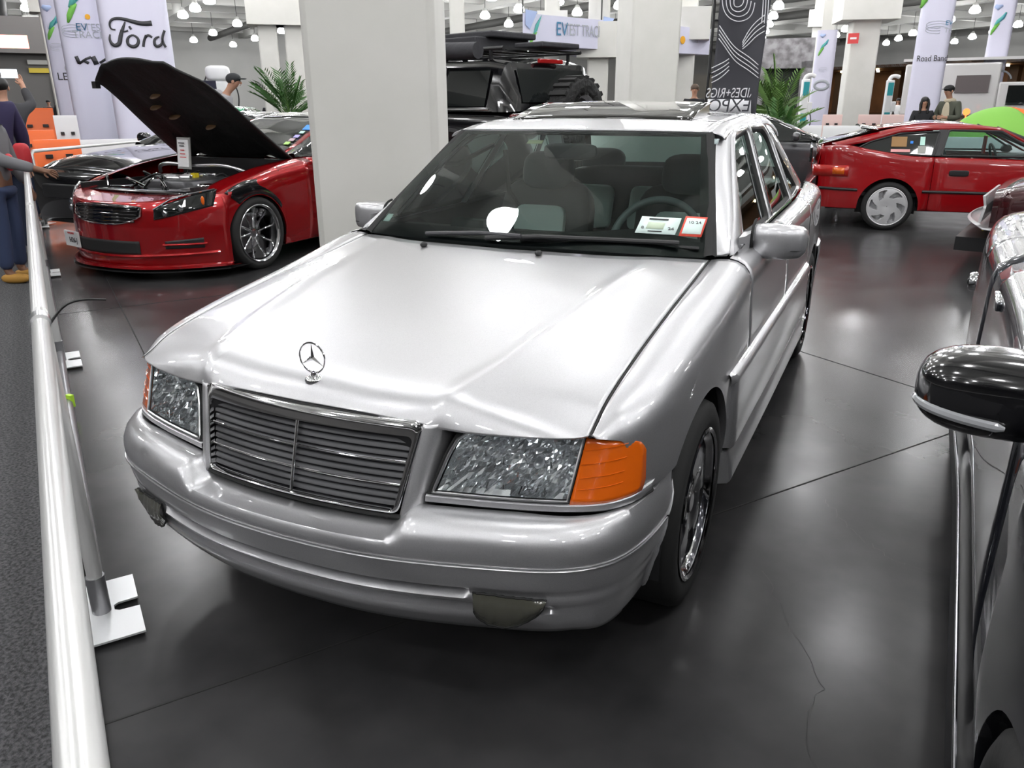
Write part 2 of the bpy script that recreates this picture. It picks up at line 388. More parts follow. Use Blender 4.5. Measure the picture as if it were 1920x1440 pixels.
# ---- grille
def GY(x,z): return .031+(z-.528)*.285+.030*(x/.31)**2
def gx(z): return .296+(z-.528)*.155           # half width of the frame outside
def frame_outline(inset_s, inset_t, inset_b, r, n=10):
    z0, z1 = .522+inset_b, .738-inset_t; pts = []
    def corner(cx,cz,a0,a1): return [(cx+r*cos(a),cz+r*sin(a)) for a in np.linspace(a0,a1,n)]
    xt = gx(z1)+.004-inset_s; xb = gx(z0)+.004-inset_s
    pts += [(x,z0) for x in np.linspace(0,xb-r,12)[:-1]]+corner(xb-r,z0+r,-pi/2,0)
    pts += [(xb+(xt-xb)*t,z0+r+(z1-z0-2*r)*t) for t in np.linspace(0,1,8)[1:-1]]
    pts += corner(xt-r,z1-r,0,pi/2)+[(x,z1) for x in np.linspace(xt-r,0,12)[1:]]
    return pts
rings = []
for (is_,it,ib,r,dy) in ((0,0,0,.022,.012),(0,0,0,.022,-.006),(.004,.004,.003,.020,-.010),(.011,.022,.005,.016,-.011),(.013,.036,.007,.013,-.010),(.0145,.039,.0085,.011,-.004),(.016,.041,.010,.011,.004),(.018,.042,.012,.010,.016)):
    rings.append([(x,GY(x,z)+dy,z) for x,z in frame_outline(is_,it,ib,r)])
grille = MB().grid(np.array(rings), out=(0,.3,.60)).mirror().build('grille', CHROME, sedan)
gt = MB(); nsl = 10; z0, z1 = .534, .694
for i in range(nsl):
    z = z0+(z1-z0)*(i+.5)/nsl; xx = gx(z)-.015; rows = []
    for x in np.linspace(-xx,xx,31):
        y = GY(x,z)+.003; rows.append([(x,y,z-.0058),(x,y-.001,z-.0045),(x,y+.003,z+.004),(x,y+.012,z+.0052),(x,y+.014,z-.004),(x,y,z-.0058)])
    gt.grid(np.array(rows), out=(0,.5,z))
gt.build('grille_slats', SLAT, grille, angle=60)
for f in (1/3,2/3):
    z = z0+(z1-z0)*f; xx = gx(z)-.013
    MB().tube([(x,GY(x,z)-.001,z) for x in np.linspace(-xx,xx,30)], .0026, 8).build('chrome_strip', CHROME, grille)
MB().tube([(0,GY(0,z)-.004,z) for z in np.linspace(.527,.705,8)], .0042, 8).build('centre_bar', CHROME, grille)
MB().grid(np.array([[(x,.105,z) for z in (.52,.72)] for x in (-.31,.31)])).build('grille_backing', BLACK, grille)
# painted surround, part of the hood nose
def surround():
    rows = []
    for z in np.r_[np.linspace(.512,.70,18),.71,.722,.732]:
        e = gx(z)+.006; y = GY(e,z); k = float(sstep(.515,.56,z))
        rows.append([(e-.004,y+.02,z),(e-.002,y-.003,z),(e+.006,y-.008,z),(e+.018,y-.006,z),(e+.030,y+.004,z),(e+.040,y+.022,z),(e+.047,y+.055,z),(e+.050,y+.10,z)])
    return MB().grid(np.array(rows), out=(.33,.3,.6))
both(surround, 'grille_surround', SILVER, solid=.002)
MB().tube([(x,GY(x,.516)-.001,.514+.0*x) for x in np.linspace(-.30,.30,30)], .006, 6).build('grille_seal', RUBBER, sedan)
MB().tube([(x,float(hf(abs(x))[0])-.002,float(hf(abs(x))[1])-.005) for x in np.linspace(-.33,.33,41)], .004, 6).build('nose_seal', RUBBER, sedan)

# ---- hood star
star = MB()
c = np.array([0,.150,.838])
star.tube([c+.0385*np.array([cos(a),0,sin(a)]) for a in np.linspace(0,2*pi,40,endpoint=False)], .0023, 8, closed=True)
for k in range(3):
    a = pi/2+k*2*pi/3; tip = c+.037*np.array([cos(a),0,sin(a)]); s_ = .0065
    l = c+s_*np.array([cos(a+pi/2),0,sin(a+pi/2)])*1.0; r = c-s_*np.array([cos(a+pi/2),0,sin(a+pi/2)])
    bk = c-.006*np.array([cos(a),0,sin(a)])*0
    star.add([tip,l,r,c+(0,-.005,0),c+(0,.005,0)], [(0,1,3),(0,3,2),(0,4,1),(0,2,4)])
so = star.build('hood_ornament', CHROME, sedan, angle=20)
MB().lathe([(0,.012),(.006,.012),(.008,.004),(.020,.000),(.024,-.006),(.024,-.012)], (0,.150,.790), n=24).tube([(0,.15,.79),(0,.15,.802)],.006,10).build('ornament_base', CHROME, so)

# ---- headlights, strips, indicators
HX = [(.34,.088),(.40,.103),(.50,.128),(.60,.158),(.66,.180),(.70,.199),(.74,.225),(.772,.262),(.797,.312),(.812,.375)]
HC = curve(HX, 120)
def hy(x): return float(np.interp(x,HC[:,0],HC[:,1]))
def lens_pt(x,z,o=0): return (x, hy(x)+(z-.572)*.36-o, z)
REFL = mat('reflector_chrome', (.92,.93,.95), .05, 1, bump=(55,.9,.02))
REFL2 = mat('reflector_facets', (.95,.96,.98), .07, .86)
AMBER = mat('amber_lens', (.75,.13,.006), .12, 0, coat=1, bump=(60,.15,.004))
AMB = MATS['amber_lens'].node_tree; bs = AMB.nodes['Principled BSDF']; bs.inputs['Transmission Weight'].default_value = .0
for s in (1,-1):
    def topz(x): return float(np.interp(x,[.36,.40,.43,.46,.6,.70],[.66,.700,.714,.717,.717,.717]))
    def inner(z): return float(np.interp(z,[.572,.66,.70,.717],[.366,.392,.410,.440]))
    rows = []
    for v in np.linspace(0,1,14):
        z = .574+v*(.717-.574); x0 = inner(z); x1 = .668+.016*v
        rows.append([(lambda p:(s*p[0],p[1],p[2]))(lens_pt(x0+(x1-x0)*u,z)) for u in np.linspace(0,1,24)])
    lens = MB().grid(np.array(rows), out=(0,.9,.64)).build('headlight', CLEAR, sedan)
    # rim round the lens
    ring = [rows[0][i] for i in range(24)]+[rows[i][-1] for i in range(1,14)]+[rows[-1][i] for i in range(22,-1,-1)]+[rows[i][0] for i in range(12,0,-1)]
    MB().tube(ring, .0038, 6, closed=True).build('lens_rim', ALU, lens)
    # reflector body: housing box + two bowls, faceted
    rnd = random.Random(3); b = MB(); R = []
    nu, nv = 30, 12
    for j in range(nv+1):
        v = j/nv; z = .577+v*.137; row = []
        for i in range(nu+1):
            u = i/nu; x0 = inner(z)+.005; x1 = .664+.016*v; x = x0+(x1-x0)*u
            d = 0
            for (cx,cz,rr,dp) in ((.47,.650,.062,.030),(.590,.646,.070,.040)):
                q = ((x-cx)**2/1.25+(z-cz)**2)/rr**2
                if q < 1: d = max(d, dp*(1-q)**.5)
            edge = min(1,min(u,1-u)*14,min(v,1-v)*7)
            d = .008+edge*(.010+d)+.0075*(rnd.random()-.5)*edge*2
            p = lens_pt(x,z,-d); row.append((s*p[0],p[1],p[2]))
        R.append(row)
    b.grid(np.array(R), out=(0,.9,.64)).build('reflector', REFL2, lens, smooth=False)
    for (cx,cz,rr) in ((.47,.652,.018),(.590,.648,.022)):
        p = lens_pt(cx,cz,-.02); MB().ell((s*p[0],p[1],p[2]), (rr*.5,rr*.9,rr*.5), 12, 8).build('bulb_shield', ALU, lens)
    r2 = random.Random(9)
    for i in range(16):
        x = .43+.014*i+r2.uniform(-.004,.004); z0_ = r2.choice([.588,.60,.64,.665])+r2.uniform(-.006,.006); l_ = r2.uniform(.008,.026); fl = MB()
        p0 = lens_pt(x,z0_,-.006); p1 = lens_pt(x+r2.uniform(-.006,.006),z0_+l_,-.006); fl.tube([(s*p0[0],p0[1],p0[2]),(s*p1[0],p1[1],p1[2])], .0022, 6); fl.build('lens_flute', CHROME, lens)
    # amber indicator
    rows = []
    for v in np.linspace(0,1,12):
        z = .568+v*(.714-.568); x0 = .673+.016*v; row = []
        yend = np.interp(v,[0,.15,.75,.92,1],[.325,.335,.315,.29,.262])
        xe = float(np.interp(yend,HC[:,1],HC[:,0]))
        zz = z-.010*0
        for u in np.linspace(0,1,18):
            x = x0+(xe-x0)*u; k = float(np.interp(u,[0,.75,1],[0,0,1])); p = lens_pt(x,z,-.0); row.append((s*p[0],p[1]-.0,z-.018*u*v))
        rows.append(row)
    am = MB().grid(np.array(rows), out=(0,.9,.64)).build('turn_signal', AMBER, sedan, solid=.008)
    lines = MB()
    for zl in (.600,.625,.655,.685):
        pts = [lens_pt(x,zl+.008*((x-.68)/.1),.0012) for x in np.linspace(.685,.77,10)]
        lines.tube([(s*p[0],p[1],p[2]) for p in pts], .0009, 5)
    lines.build('lens_ribs', AMBER, am)
    # painted strip below
    rows = []
    for x in np.linspace(.352,.812,40):
        y = hy(x); rows.append([(s*x,y+.03,.5695),(s*x,y+.000,.5685),(s*x,y-.006,.566),(s*x,y-.007,.553),(s*x,y-.002,.549),(s*x,y+.03,.548)])
    MB().grid(np.array(rows), out=(0,.9,.56)).build('headlight_trim', SILVER, sedan)
    MB().grid(np.array([[(s*x,hy(x)+.10,z) for z in (.53,.74)] for x in np.linspace(.33,.69,8)])).build('headlight_backing', BLACK, sedan)
    gap = MB().tube([(s*x,hy(x)+.012,.5485) for x in np.linspace(.345,.81,24)], .007, 6)
    gap.tube([(s*lens_pt(x,.572)[0],hy(x)+.004,.5715) for x in np.linspace(.352,.672,20)], .0035, 6)
    gap.tube([(s*(inner(z)-.008),lens_pt(inner(z),z)[1]+.004,z) for z in np.linspace(.572,.715,10)]+[(s*x,lens_pt(x,.722)[1]+.006,.7205) for x in np.linspace(.45,.70,14)], .005, 6)
    gap.build('headlight_seal', RUBBER, sedan)
# ---- greenhouse
def G(y,z):                                   # side surface of the cabin
    return .776-.45*(z-.92)-.035*np.clip((np.asarray(y)-2.7)/1.0,0,2)**2
rz = pch([(1.88,1.318),(2.05,1.347),(2.2,1.366),(2.5,1.387),(2.8,1.394),(3.1,1.387),(3.3,1.362),(3.42,1.33)])
def roof_front(x): return 1.905+.03*(abs(x)/.545)**2
SRX, SR0, SR1 = .405, 2.19, 2.62
def roof_pt(x,y): return (x,y,float(rz(y))-.010*(abs(x)/.545)**2-.012*sstep(2.0,2.4,y)*(abs(x)/.545)**3)
rows = []
vv = np.r_[np.linspace(0,.04,3),np.linspace(.06,1,40)]
def roof_grid(x0,x1,y0,y1,nx,ny,front=False):
    return [[roof_pt(x, (roof_front(x) if front else y0)+(y1-(roof_front(x) if front else y0))*v) for v in np.linspace(0,1,ny)] for x in np.linspace(x0,x1,nx)]
b = MB(); b.grid(np.array(roof_grid(-.545,.545,0,SR0,33,10,True)), out=(0,2.5,0)); b.grid(np.array(roof_grid(-.545,-SRX,SR0,SR1,5,12)), out=(0,2.5,0))
b.grid(np.array(roof_grid(SRX,.545,SR0,SR1,5,12)), out=(0,2.5,0)); b.grid(np.array(roof_grid(-.545,.545,SR1,3.36,33,16)), out=(0,2.5,0))
b.build('roof', SILVER, sedan, solid=.003)
def rail():
    rows = []
    for y in np.linspace(1.935,3.36,46):
        x0,_,z0 = roof_pt(.545,y); zt = min(z0-.028, 1.318-.5*max(0,y-3.0)**2); zt = min(zt, z0-.03); xe = float(G(y,zt)); 
        k = float(sstep(1.93,2.2,y)); h = z0-zt
        rows.append([(x0,y,z0),(x0+.35*(xe-x0),y,z0-.14*h-.001),(x0+.68*(xe-x0),y,z0-.38*h),(x0+.90*(xe-x0),y,z0-.68*h),(xe,y,zt)])
    R = np.array([curve(r,9) for r in rows]); return MB().grid(R, out=(0,2.5,1.0))
both(rail, 'roof_rail', SILVER, solid=.003)
# windscreen
def ws_edge(t): return curve([(.698,1.378,.930),(.655,1.525,1.035),(.605,1.70,1.155),(.566,1.85,1.255),(.545,1.935,1.308)],41)[int(round(t*40))]
ys0 = pch([(0,1.235,.950),(.35,1.262,.946),(.55,1.305,.940),(.698,1.378,.930)]); ys1 = lambda x:(roof_front(x)-.004,float(rz(roof_front(x)))-.010*(abs(x)/.545)**2-.004)
def ws(n=31,m=15,inset=0,o=0):
    rows = []
    for t in np.linspace(-1,1,n):
        row = []
        for v in np.linspace(0,1,m):
            e = ws_edge(v); x = t*e[0]; x0 = t*.698; x1 = t*.545; a = ys0(abs(x0)); c_ = ys1(x1)
            y = a[0]+(c_[0]-a[0])*v; z = a[1]+(c_[1]-a[1])*v+.016*sin(pi*v)
            row.append((x,y-.0-o,z+o))
        rows.append(row)
    return np.array(rows)
WSG = ws(); MB().grid(WSG, out=(0,2.4,.8)).build('windshield', WSGLASS, sedan)
def ws_pt(x,v,o=.004):
    e = ws_edge(v); t = x/e[0]; i = (t+1)/2*30; j = v*14; i0 = int(min(29,max(0,i))); j0 = int(min(13,max(0,j))); fi = i-i0; fj = j-j0
    p = (WSG[i0,j0]*(1-fi)+WSG[i0+1,j0]*fi)*(1-fj)+(WSG[i0,j0+1]*(1-fi)+WSG[i0+1,j0+1]*fi)*fj
    return p+np.array([0,-.55,.83])*o
# black ceramic border and seals
FRIT = mat('black_frit', (.006,.006,.007), .35)
b = MB()
b.grid(np.array([[ws_pt(x,1-.0,.001-.006*0)+np.array([0,0,.0]),ws_pt(x,.965,-.003)] for x in np.linspace(-.545,.545,30)]))
b.grid(np.array([[ws_pt(x,.0,-.003),ws_pt(x,.10,-.003)] for x in np.linspace(-.69,.69,30)]))
b.build('windshield_border', FRIT, sedan)
both(lambda: MB().grid(np.array([[np.array(ws_edge(v))+(-.028,-.006,-.003),np.array(ws_edge(v))+(-.004,-.006,.008),np.array(ws_edge(v))+(.012,-.001,.010),np.array(ws_edge(v))+(.021,.008,.003),np.array(ws_edge(v))+(.022,.030,-.004)] for v in np.linspace(0,1,41)]), out=(0,2.4,.9)), 'pillar_seal', RUBBER)
def apillar():
    rows = []
    D = curve([(.755,1.440,.938),(.710,1.675,1.065),(.668,1.830,1.158),(.640,1.925,1.225),(.604,2.10,1.312)],41)
    for k,v in enumerate(np.linspace(0,1,41)):
        e = np.array(ws_edge(v)); d = D[k]; e = e+(.013,.024,.0)
        m_ = (e+d)/2; nn = np.array([.75,.2,.55]); w = np.linalg.norm(d-e)
        rows.append([e+(-.004,.012,-.012),e,e*.7+d*.3+nn*.006,e*.4+d*.6+nn*.007,e*.1+d*.9+nn*.003,d+(.0,.006,-.004)])
    return MB().grid(np.array(rows), out=(0,2.4,.9))
both(apillar, 'a_pillar', SILVER, solid=.003)
# side frames and glass: outlines in (y,z) mapped to the cabin side
def GP(y,z,o=0): return np.array([float(G(y,z))+o*.91,y,z+o*.41])
def smooth_loop(pts,n=80): return curve(pts+[pts[0]],n+1,'p')[:-1]
def rloop(pts, r=.03, n=6):               # rounded polygon
    out = []; k = len(pts)
    for i in range(k):
        p = np.array(pts[i],float); a = np.array(pts[i-1],float); c_ = np.array(pts[(i+1)%k],float); rr = r[i] if hasattr(r,'__len__') else r
        u = (a-p); w = (c_-p); lu, lw = np.linalg.norm(u), np.linalg.norm(w); q = min(rr,lu*.45,lw*.45); A = p+u/lu*q; B = p+w/lw*q
        for t in np.linspace(0,1,n): out.append((1-t)**2*A+2*t*(1-t)*p+t*t*B)
    return out
def densify(L, step=.03):
    out = []
    for i in range(len(L)):
        a, b_ = np.array(L[i]), np.array(L[(i+1)%len(L)]); k = max(1,int(np.linalg.norm(b_-a)/step)); out += [a+(b_-a)*t/k for t in range(k)]
    return out
FG = [(1.67,.962),(1.93,1.180),(2.10,1.290),(2.44,1.312),(2.25,.958)]
RG = [(2.31,.958),(2.505,1.313),(2.86,1.306),(2.94,1.26),(2.955,.970)]
QG = [(3.005,.972),(2.985,1.27),(3.05,1.245),(3.40,.985)]
def offs(L, d):                            # shrink a loop towards its centre by d
    P = np.array(L); n = len(P); out = []
    area = sum(P[i][0]*P[(i+1)%n][1]-P[(i+1)%n][0]*P[i][1] for i in range(n)); sg = 1 if area > 0 else -1
    for i in range(n):
        e1 = P[i]-P[i-1]; e2 = P[(i+1)%n]-P[i]; t = e1/np.linalg.norm(e1)+e2/np.linalg.norm(e2); t /= np.linalg.norm(t); out.append(P[i]+sg*d*np.array([-t[1],t[0]]))
    return out
def glass_mesh(L, o=-.012):
    # fill by fan of rows between centre and loop
    L = densify(L,.04); P = np.array(L); c_ = P.mean(0); rings = []
    for q in (1,.75,.5,.25,0): rings.append([GP(*(c_+(p-c_)*q),o) for p in P])
    return MB().grid(np.array(rings), cv=True, out=(0,2.3,1.0))
def frame_mesh(L, d, prof):
    rings = []
    for (di,oo) in prof: rings.append([GP(p[0],p[1],oo) for p in offs(L,di)])
    return MB().grid(np.array(rings), cv=True, out=(0,2.3,1.0))
for L,rr,nm in ((FG,[.03,.06,.10,.03,.03],'front_side_window'),(RG,[.02,.03,.05,.05,.02],'rear_side_window'),(QG,[.015,.02,.03,.03],'quarter_window')):
    Lr = densify(rloop(L,rr),.05)
    both(lambda: glass_mesh(Lr), nm, SIDEGLASS)
    both(lambda: frame_mesh(Lr,0,[(-.004,.0),(.002,.002),(.010,-.004),(.014,-.014)]), nm.replace('window','seal'), RUBBER)
# door frames (silver) as outer loops to glass loops
def door_frame(outer, inner, r1, r2):
    n = 96; A = curve(np.array(rloop(outer,r1)+[rloop(outer,r1)[0]]),n+1,'l')[:-1]; B = curve(np.array(rloop(inner,r2)+[rloop(inner,r2)[0]]),n+1,'l')[:-1]
    k = min(range(n), key=lambda s_: sum(np.linalg.norm(A-np.roll(B,s_,axis=0),axis=1))); B = np.roll(B,k,axis=0)
    rings = []
    for t,o in ((-.0,-.016),(0,.001),(.12,.006),(.5,.009),(.88,.006),(1,.001),(1.0,-.012)): rings.append([GP(*(a+(b_-a)*t),o) for a,b_ in zip(A,B)])
    return MB().grid(np.array(rings), cv=True, out=(0,2.3,1.0))
FO = [(1.43,.936),(1.69,1.075),(1.92,1.216),(2.10,1.326),(2.495,1.338),(2.286,.946)]
RO = [(2.293,.946),(2.50,1.338),(2.90,1.334),(2.99,1.275),(2.998,.955)]
both(lambda: door_frame(FO,FG,[.01,.05,.05,.09,.01,.01],[.03,.06,.10,.03,.03]), 'front_door_frame', SILVER)
both(lambda: door_frame(RO,RG,[.01,.01,.05,.05,.01],[.02,.03,.05,.05,.02]), 'rear_door_frame', SILVER)
PO = [(3.002,.957),(2.995,1.32),(3.15,1.31),(3.48,1.10),(3.72,.985),(3.70,.962)]
both(lambda: door_frame(PO,QG,[.01,.02,.04,.06,.03,.01],[.015,.02,.03,.03]), 'c_pillar', SILVER, solid=.002)
both(lambda: MB().grid(np.array([[GP(y0,z,.014) for z,y0 in zip(np.linspace(.955,1.325,12),np.linspace(2.262+d,2.468+d,12))] for d in (0,.022)]), out=(0,2.3,1)), 'b_pillar_trim', GLOSSBLACK, solid=.002)
both(lambda: MB().tube([GP(y,float(belt(y)[1])+.010,.012) for y in np.linspace(1.52,3.35,30)], .0065, 8), 'belt_trim', CHROME)
# cowl
MB().grid(np.array([[(x,float(rear_y(abs(x)))-.015,float(Zh(abs(x),rear_y(abs(x))))-.035),(x,ys0(abs(x))[0]+.03,float(ys0(abs(x))[1])-.02)] for x in np.linspace(-.69,.69,24)]), out=(0,1.3,0)).build('cowl', BLACK, sedan, solid=.003)
# rear window and trunk
rw = []
for t in np.linspace(-1,1,17): rw.append([(t*(.53+.09*v),3.36+.42*v,1.345-.355*v+.02*sin(pi*v)-.012*t*t) for v in np.linspace(0,1,9)])
MB().grid(np.array(rw), out=(0,2.5,.8)).build('rear_window', glass('rear_glass', (.16,.19,.18)), sedan)
tr = []
for t in np.linspace(-1,1,25): tr.append([(t*(.66-.05*max(0,y-3.9)),y,.985-.02*t*t-.03*sstep(3.9,4.42,y)) for y in np.linspace(3.76,4.40,12)]+[(t*.60,4.44,.90-.02*t*t),(t*.60,4.45,.60)])
MB().grid(np.array(tr), out=(0,4,.5)).build('trunk_lid', SILVER, sedan, solid=.003)
RB = curve([(0,4.50),(.45,4.47),(.68,4.40),(.80,4.27),(.838,4.10),(.845,3.88)], 30); rows = []
for x,y in RB: rows.append([(x*.97,y-.05,.60),(x,y-.01,.59),(x*1.005,y,.55),(x,y,.45),(x*.99,y-.01,.30),(x*.95,y-.05,.24)])
MB().grid(np.array(rows), out=(0,3.5,.4)).mirror().build('rear_bumper', SILVER, sedan, solid=.003)
both(lambda: MB().grid(np.array([[(.60+.12*t,4.435-.12*t*t,z) for t in np.linspace(0,1,8)] for z in (.64,.88)]), out=(0,4,.7)), 'tail_light', mat('tail_red',(.35,.01,.01),.1,0,coat=1), solid=.01)
# raised glass sunroof
SRG = mat('sunroof_glass', (.012,.011,.010), .03, 0, coat=1)
gr = [[(x, 2.165+(.37)*v, 1.366+.070*v+.012*sin(pi*v)-.010*(x/.42)**2) for v in np.linspace(0,1,10)] for x in np.linspace(-.415,.415,17)]
MB().grid(np.array(gr), out=(0,2.4,1)).build('sunroof', SRG, sedan, solid=.006)
both(lambda: MB().poly([(.400,2.20,1.358),(.400,2.55,1.380),(.400,2.545,1.428),(.400,2.50,1.424)], .006, (1,0,0)), 'sunroof_arm', ALU)
MB().box((0,2.40,1.335),(.80,.45,.01)).build('sunroof_blind', mat('headliner',(.10,.10,.095),.9), sedan)
MB().grid(np.array([[(x,y,float(rz(max(1.95,y)))-.035) for y in (1.96,2.18)] for x in (-.5,0,.5)]+[])).build('headliner', MATS['headliner'], sedan)
MB().grid(np.array([[(x,y,float(rz(y))-.04) for y in (2.62,3.0,3.34)] for x in (-.52,0,.52)])).build('headliner', MATS['headliner'], sedan)

# ---- mirrors
def mirror_house():
    b = MB(); A = []
    xsn = [.795,.806,.85,.91,.955,.972,.978]
    hh = [.050,.054,.057,.056,.050,.036,.012]; yy = [1.640,1.628,1.618,1.622,1.640,1.665,1.70]
    for x,h,y in zip(xsn,hh,yy):
        row = []
        for a in np.linspace(0,2*pi,28,endpoint=False):
            c_, s_ = cos(a), sin(a); q = lambda v,e: math.copysign(abs(v)**e,v)
            zz = .957+h*q(s_,.62)-(.010 if s_ < 0 else 0)*abs(s_); yb = 1.735; ym = (y+yb)/2; hy_ = (yb-y)/2
            row.append((x, ym+hy_*q(c_,.55), zz))
        A.append(row)
    b.grid(np.array(A), cv=True, out=(.9,1.68,.965))
    n = 28; b.f.append(tuple(range(n))); b.f.append(tuple(6*n+i for i in range(n)))
    return b
both(mirror_house, 'side_mirror', SILVER, angle=60)
def mirror_foot():
    A = [[(.770,1.50,.932),(.770,1.50,.985),(.762,1.64,.985),(.770,1.68,.935)],[(.78,1.56,.922),(.78,1.565,.98),(.775,1.66,.985),(.78,1.70,.925)],[(.79,1.61,.905),(.79,1.615,.985),(.79,1.70,.99),(.79,1.72,.905)]]
    return MB().grid(np.array(A), cv=True, out=(.79,1.63,.95))
both(mirror_foot, 'mirror_foot', SILVER, angle=30)
both(lambda: MB().tube([(.7925,1.64+.075*(1-cos(a))-.015,.963+.060*sin(a)) for a in np.linspace(-pi/2,pi/2,12)],.005,8), 'mirror_joint', RUBBER)

# ---- wipers, washer jets
for x in (-.30,.16):
    MB().ell((x,1.165,float(Zh(abs(x),1.165))+.008),(.012,.018,.010),12,8).build('washer_jet', BLACK, sedan)
WIP = MB(); P0_ = ws_pt(.02,.02,.02); WIP.tube([ws_pt(-.08,.005,.02),ws_pt(.12,.035,.022),ws_pt(.60,.055,.02)], .009, 8)
WIP.tube([ws_pt(.05,.03,.010),ws_pt(.66,.045,.008)], .007, 6); WIP.build('wiper', BLACK, sedan)
MB().tube([ws_pt(-.35,.015,.012),ws_pt(-.12,.035,.02),ws_pt(.06,.02,.03)], .008, 8).build('wiper_arm', DARKGREY, sedan)
# stickers inside the windscreen
def sticker(x0,x1,v0,v1,m,name,o=-.006): return MB().grid(np.array([[ws_pt(x,v,o) for v in np.linspace(v0,v1,3)] for x in np.linspace(x0,x1,4)]), out=(0,2.4,.9)).build(name, m, sedan, solid=.0004)
def frame_at(x,v,o):
    p = ws_pt(x,v,o); ex = ws_pt(x+.02,v,o)-ws_pt(x-.02,v,o); ex /= np.linalg.norm(ex); ez = ws_pt(x,v+.04,o)-ws_pt(x,v-.02,o); ez -= ex*(ez@ex); ez /= np.linalg.norm(ez); n = np.cross(ex,ez)
    return Matrix(((ex[0],ez[0],n[0],p[0]),(ex[1],ez[1],n[1],p[1]),(ex[2],ez[2],n[2],p[2]),(0,0,0,1)))
PAPER = mat('sticker_white', (.72,.86,.82), .5); REDL = mat('sticker_red', (.75,.06,.03), .5); INK = mat('ink', (.03,.03,.035), .5)
PALE = mat('sticker_pale', (.55,.66,.50), .5)
s1 = sticker(.440,.572,.130,.245,PAPER,'inspection_sticker',.004); s2 = sticker(.584,.655,.125,.262,REDL,'registration_sticker',.004)
s2b = sticker(.590,.649,.140,.247,PAPER,'sticker_panel',.006); s2b.parent = s2
s1b = sticker(.472,.530,.160,.205,PALE,'sticker_panel',.006); s1b.parent = s1
s1c = sticker(.470,.535,.222,.232,INK,'sticker_bar',.006); s1c.parent = s1
s1d = sticker(.480,.526,.141,.148,INK,'sticker_bar',.006); s1d.parent = s1
text('8',.020,INK,s1,frame_at(.458,.165,.0065),'lettering',.0003); text('24',.020,INK,s1,frame_at(.552,.165,.0065),'lettering',.0003,sx=1.1)
text('10 24',.0185,INK,s2b,frame_at(.620,.213,.0085),'lettering',.0003,sx=1.1)
sticker(.560,.592,.90,.955,mat('sticker_grey',(.35,.42,.42),.6),'toll_tag')
sticker(-.185,-.115,.86,.90,mat('tag_yellow',(.45,.48,.28),.5),'mirror_tag')
sticker(-.66,-.615,.105,.165,PAPER,'corner_sticker')

# ---- cabin
LEATHER = mat('dark_leather', (.02,.02,.022), .5); INSERT = mat('grey_fabric', (.66,.74,.71), .85, bump=(90,.3,.003)); GREYL = mat('grey_leather', (.13,.15,.15), .5)
def rbox(b, c, d, R=None, e=.35): return b.ell(c, (d[0]/2,d[1]/2,d[2]/2), 20, 12, R, e)
def seat(cx, driver):
    Rt = Matrix.Rotation(radians(-14),3,'X')
    b = MB(); rbox(b,(cx,2.42,.76),(.50,.14,.62),Rt,.45); bk = b.build('seat_backrest', LEATHER, sedan)
    b = MB(); rbox(b,(cx,2.345,.80),(.27,.05,.30),Rt,.3); b.build('seat_insert', INSERT, bk)
    b = MB(); rbox(b,(cx,2.12,.48),(.50,.52,.16),None,.5); b.build('seat_cushion', LEATHER, sedan)
    b = MB(); rbox(b,(cx,2.47,1.105),(.27,.11,.19),Rt,.6); hr = b.build('headrest', GREYL, sedan)
    b = MB(); b.tube([(cx-.06,2.46,1.03),(cx-.06,2.45,.98)],.006,8); b.tube([(cx+.06,2.46,1.03),(cx+.06,2.45,.98)],.006,8); b.build('headrest_post', CHROME, hr)
for cx in (-.36,.36): seat(cx, cx > 0)
b = MB(); Rt = Matrix.Rotation(radians(-18),3,'X'); rbox(b,(0,3.18,.80),(1.25,.16,.58),Rt,.4); rb = b.build('rear_backrest', LEATHER, sedan)
for cx in (-.36,.0,.36): rbox(MB(),(cx,3.10,.86),(.26,.05,.25),Rt,.3).build('seat_insert', INSERT, rb)
rbox(MB(),(0,2.88,.5),(1.25,.5,.18),None,.4).build('rear_cushion', LEATHER, sedan)
for cx in (-.36,.36): rbox(MB(),(cx,3.30,1.10),(.26,.10,.15),Rt,.6).build('headrest', GREYL, sedan)
MB().box((0,3.50,.99),(1.2,.4,.02)).build('parcel_shelf', MATS['grey_fabric'], sedan)
rows = []
for x in np.linspace(-.70,.70,20):
    hump = .03*math.exp(-((x-.36)/.17)**2); y0 = float(ys0(min(abs(x),.69))[0]); rows.append([(x,y0+.03,.915),(x,y0+.20,.925+hump*.4),(x,1.68,.935+hump),(x,1.74,.90),(x,1.76,.80),(x,1.74,.55)])
MB().grid(np.array(rows), out=(0,1.5,.5)).build('dashboard', mat('dash',(.012,.012,.013),.6), sedan)
sw = MB(); cen = np.array([.36,1.92,.870]); e1 = np.array([1.,0,0]); e2 = np.array([0,.42,.907])
sw.tube([cen+.19*(cos(a)*e1+sin(a)*e2) for a in np.linspace(0,2*pi,48,endpoint=False)], .016, 10, closed=True)
swo = sw.build('steering_wheel', GREYL, sedan)
b = MB(); b.ell(cen,(.07,.03,.06),16,10); b.bar(cen,cen+.18*e1,.04,.02); b.bar(cen,cen-.18*e1,.04,.02); b.bar(cen,cen-.18*e2,.05,.02,(1,0,0)); b.build('steering_hub', LEATHER, swo)
b = MB(); rbox(b,(-.02,1.90,1.235),(.24,.03,.065),None,.5); b.build('rear_view_mirror', DARKGREY, sedan)
b = MB(); b.box((-.30,1.52,.965),(.15,.05,.045)); b.build('dash_placard', mat('placard',(.03,.035,.035),.2), sedan)
def door_card():
    return MB().grid(np.array([[(float(belt(y)[0])-.055,y,z) for z in (.32,.6,float(belt(y)[1])+.0)]+[(float(belt(y)[0])-.012,y,float(belt(y)[1])+.004)] for y in np.linspace(1.39,3.35,14)]))
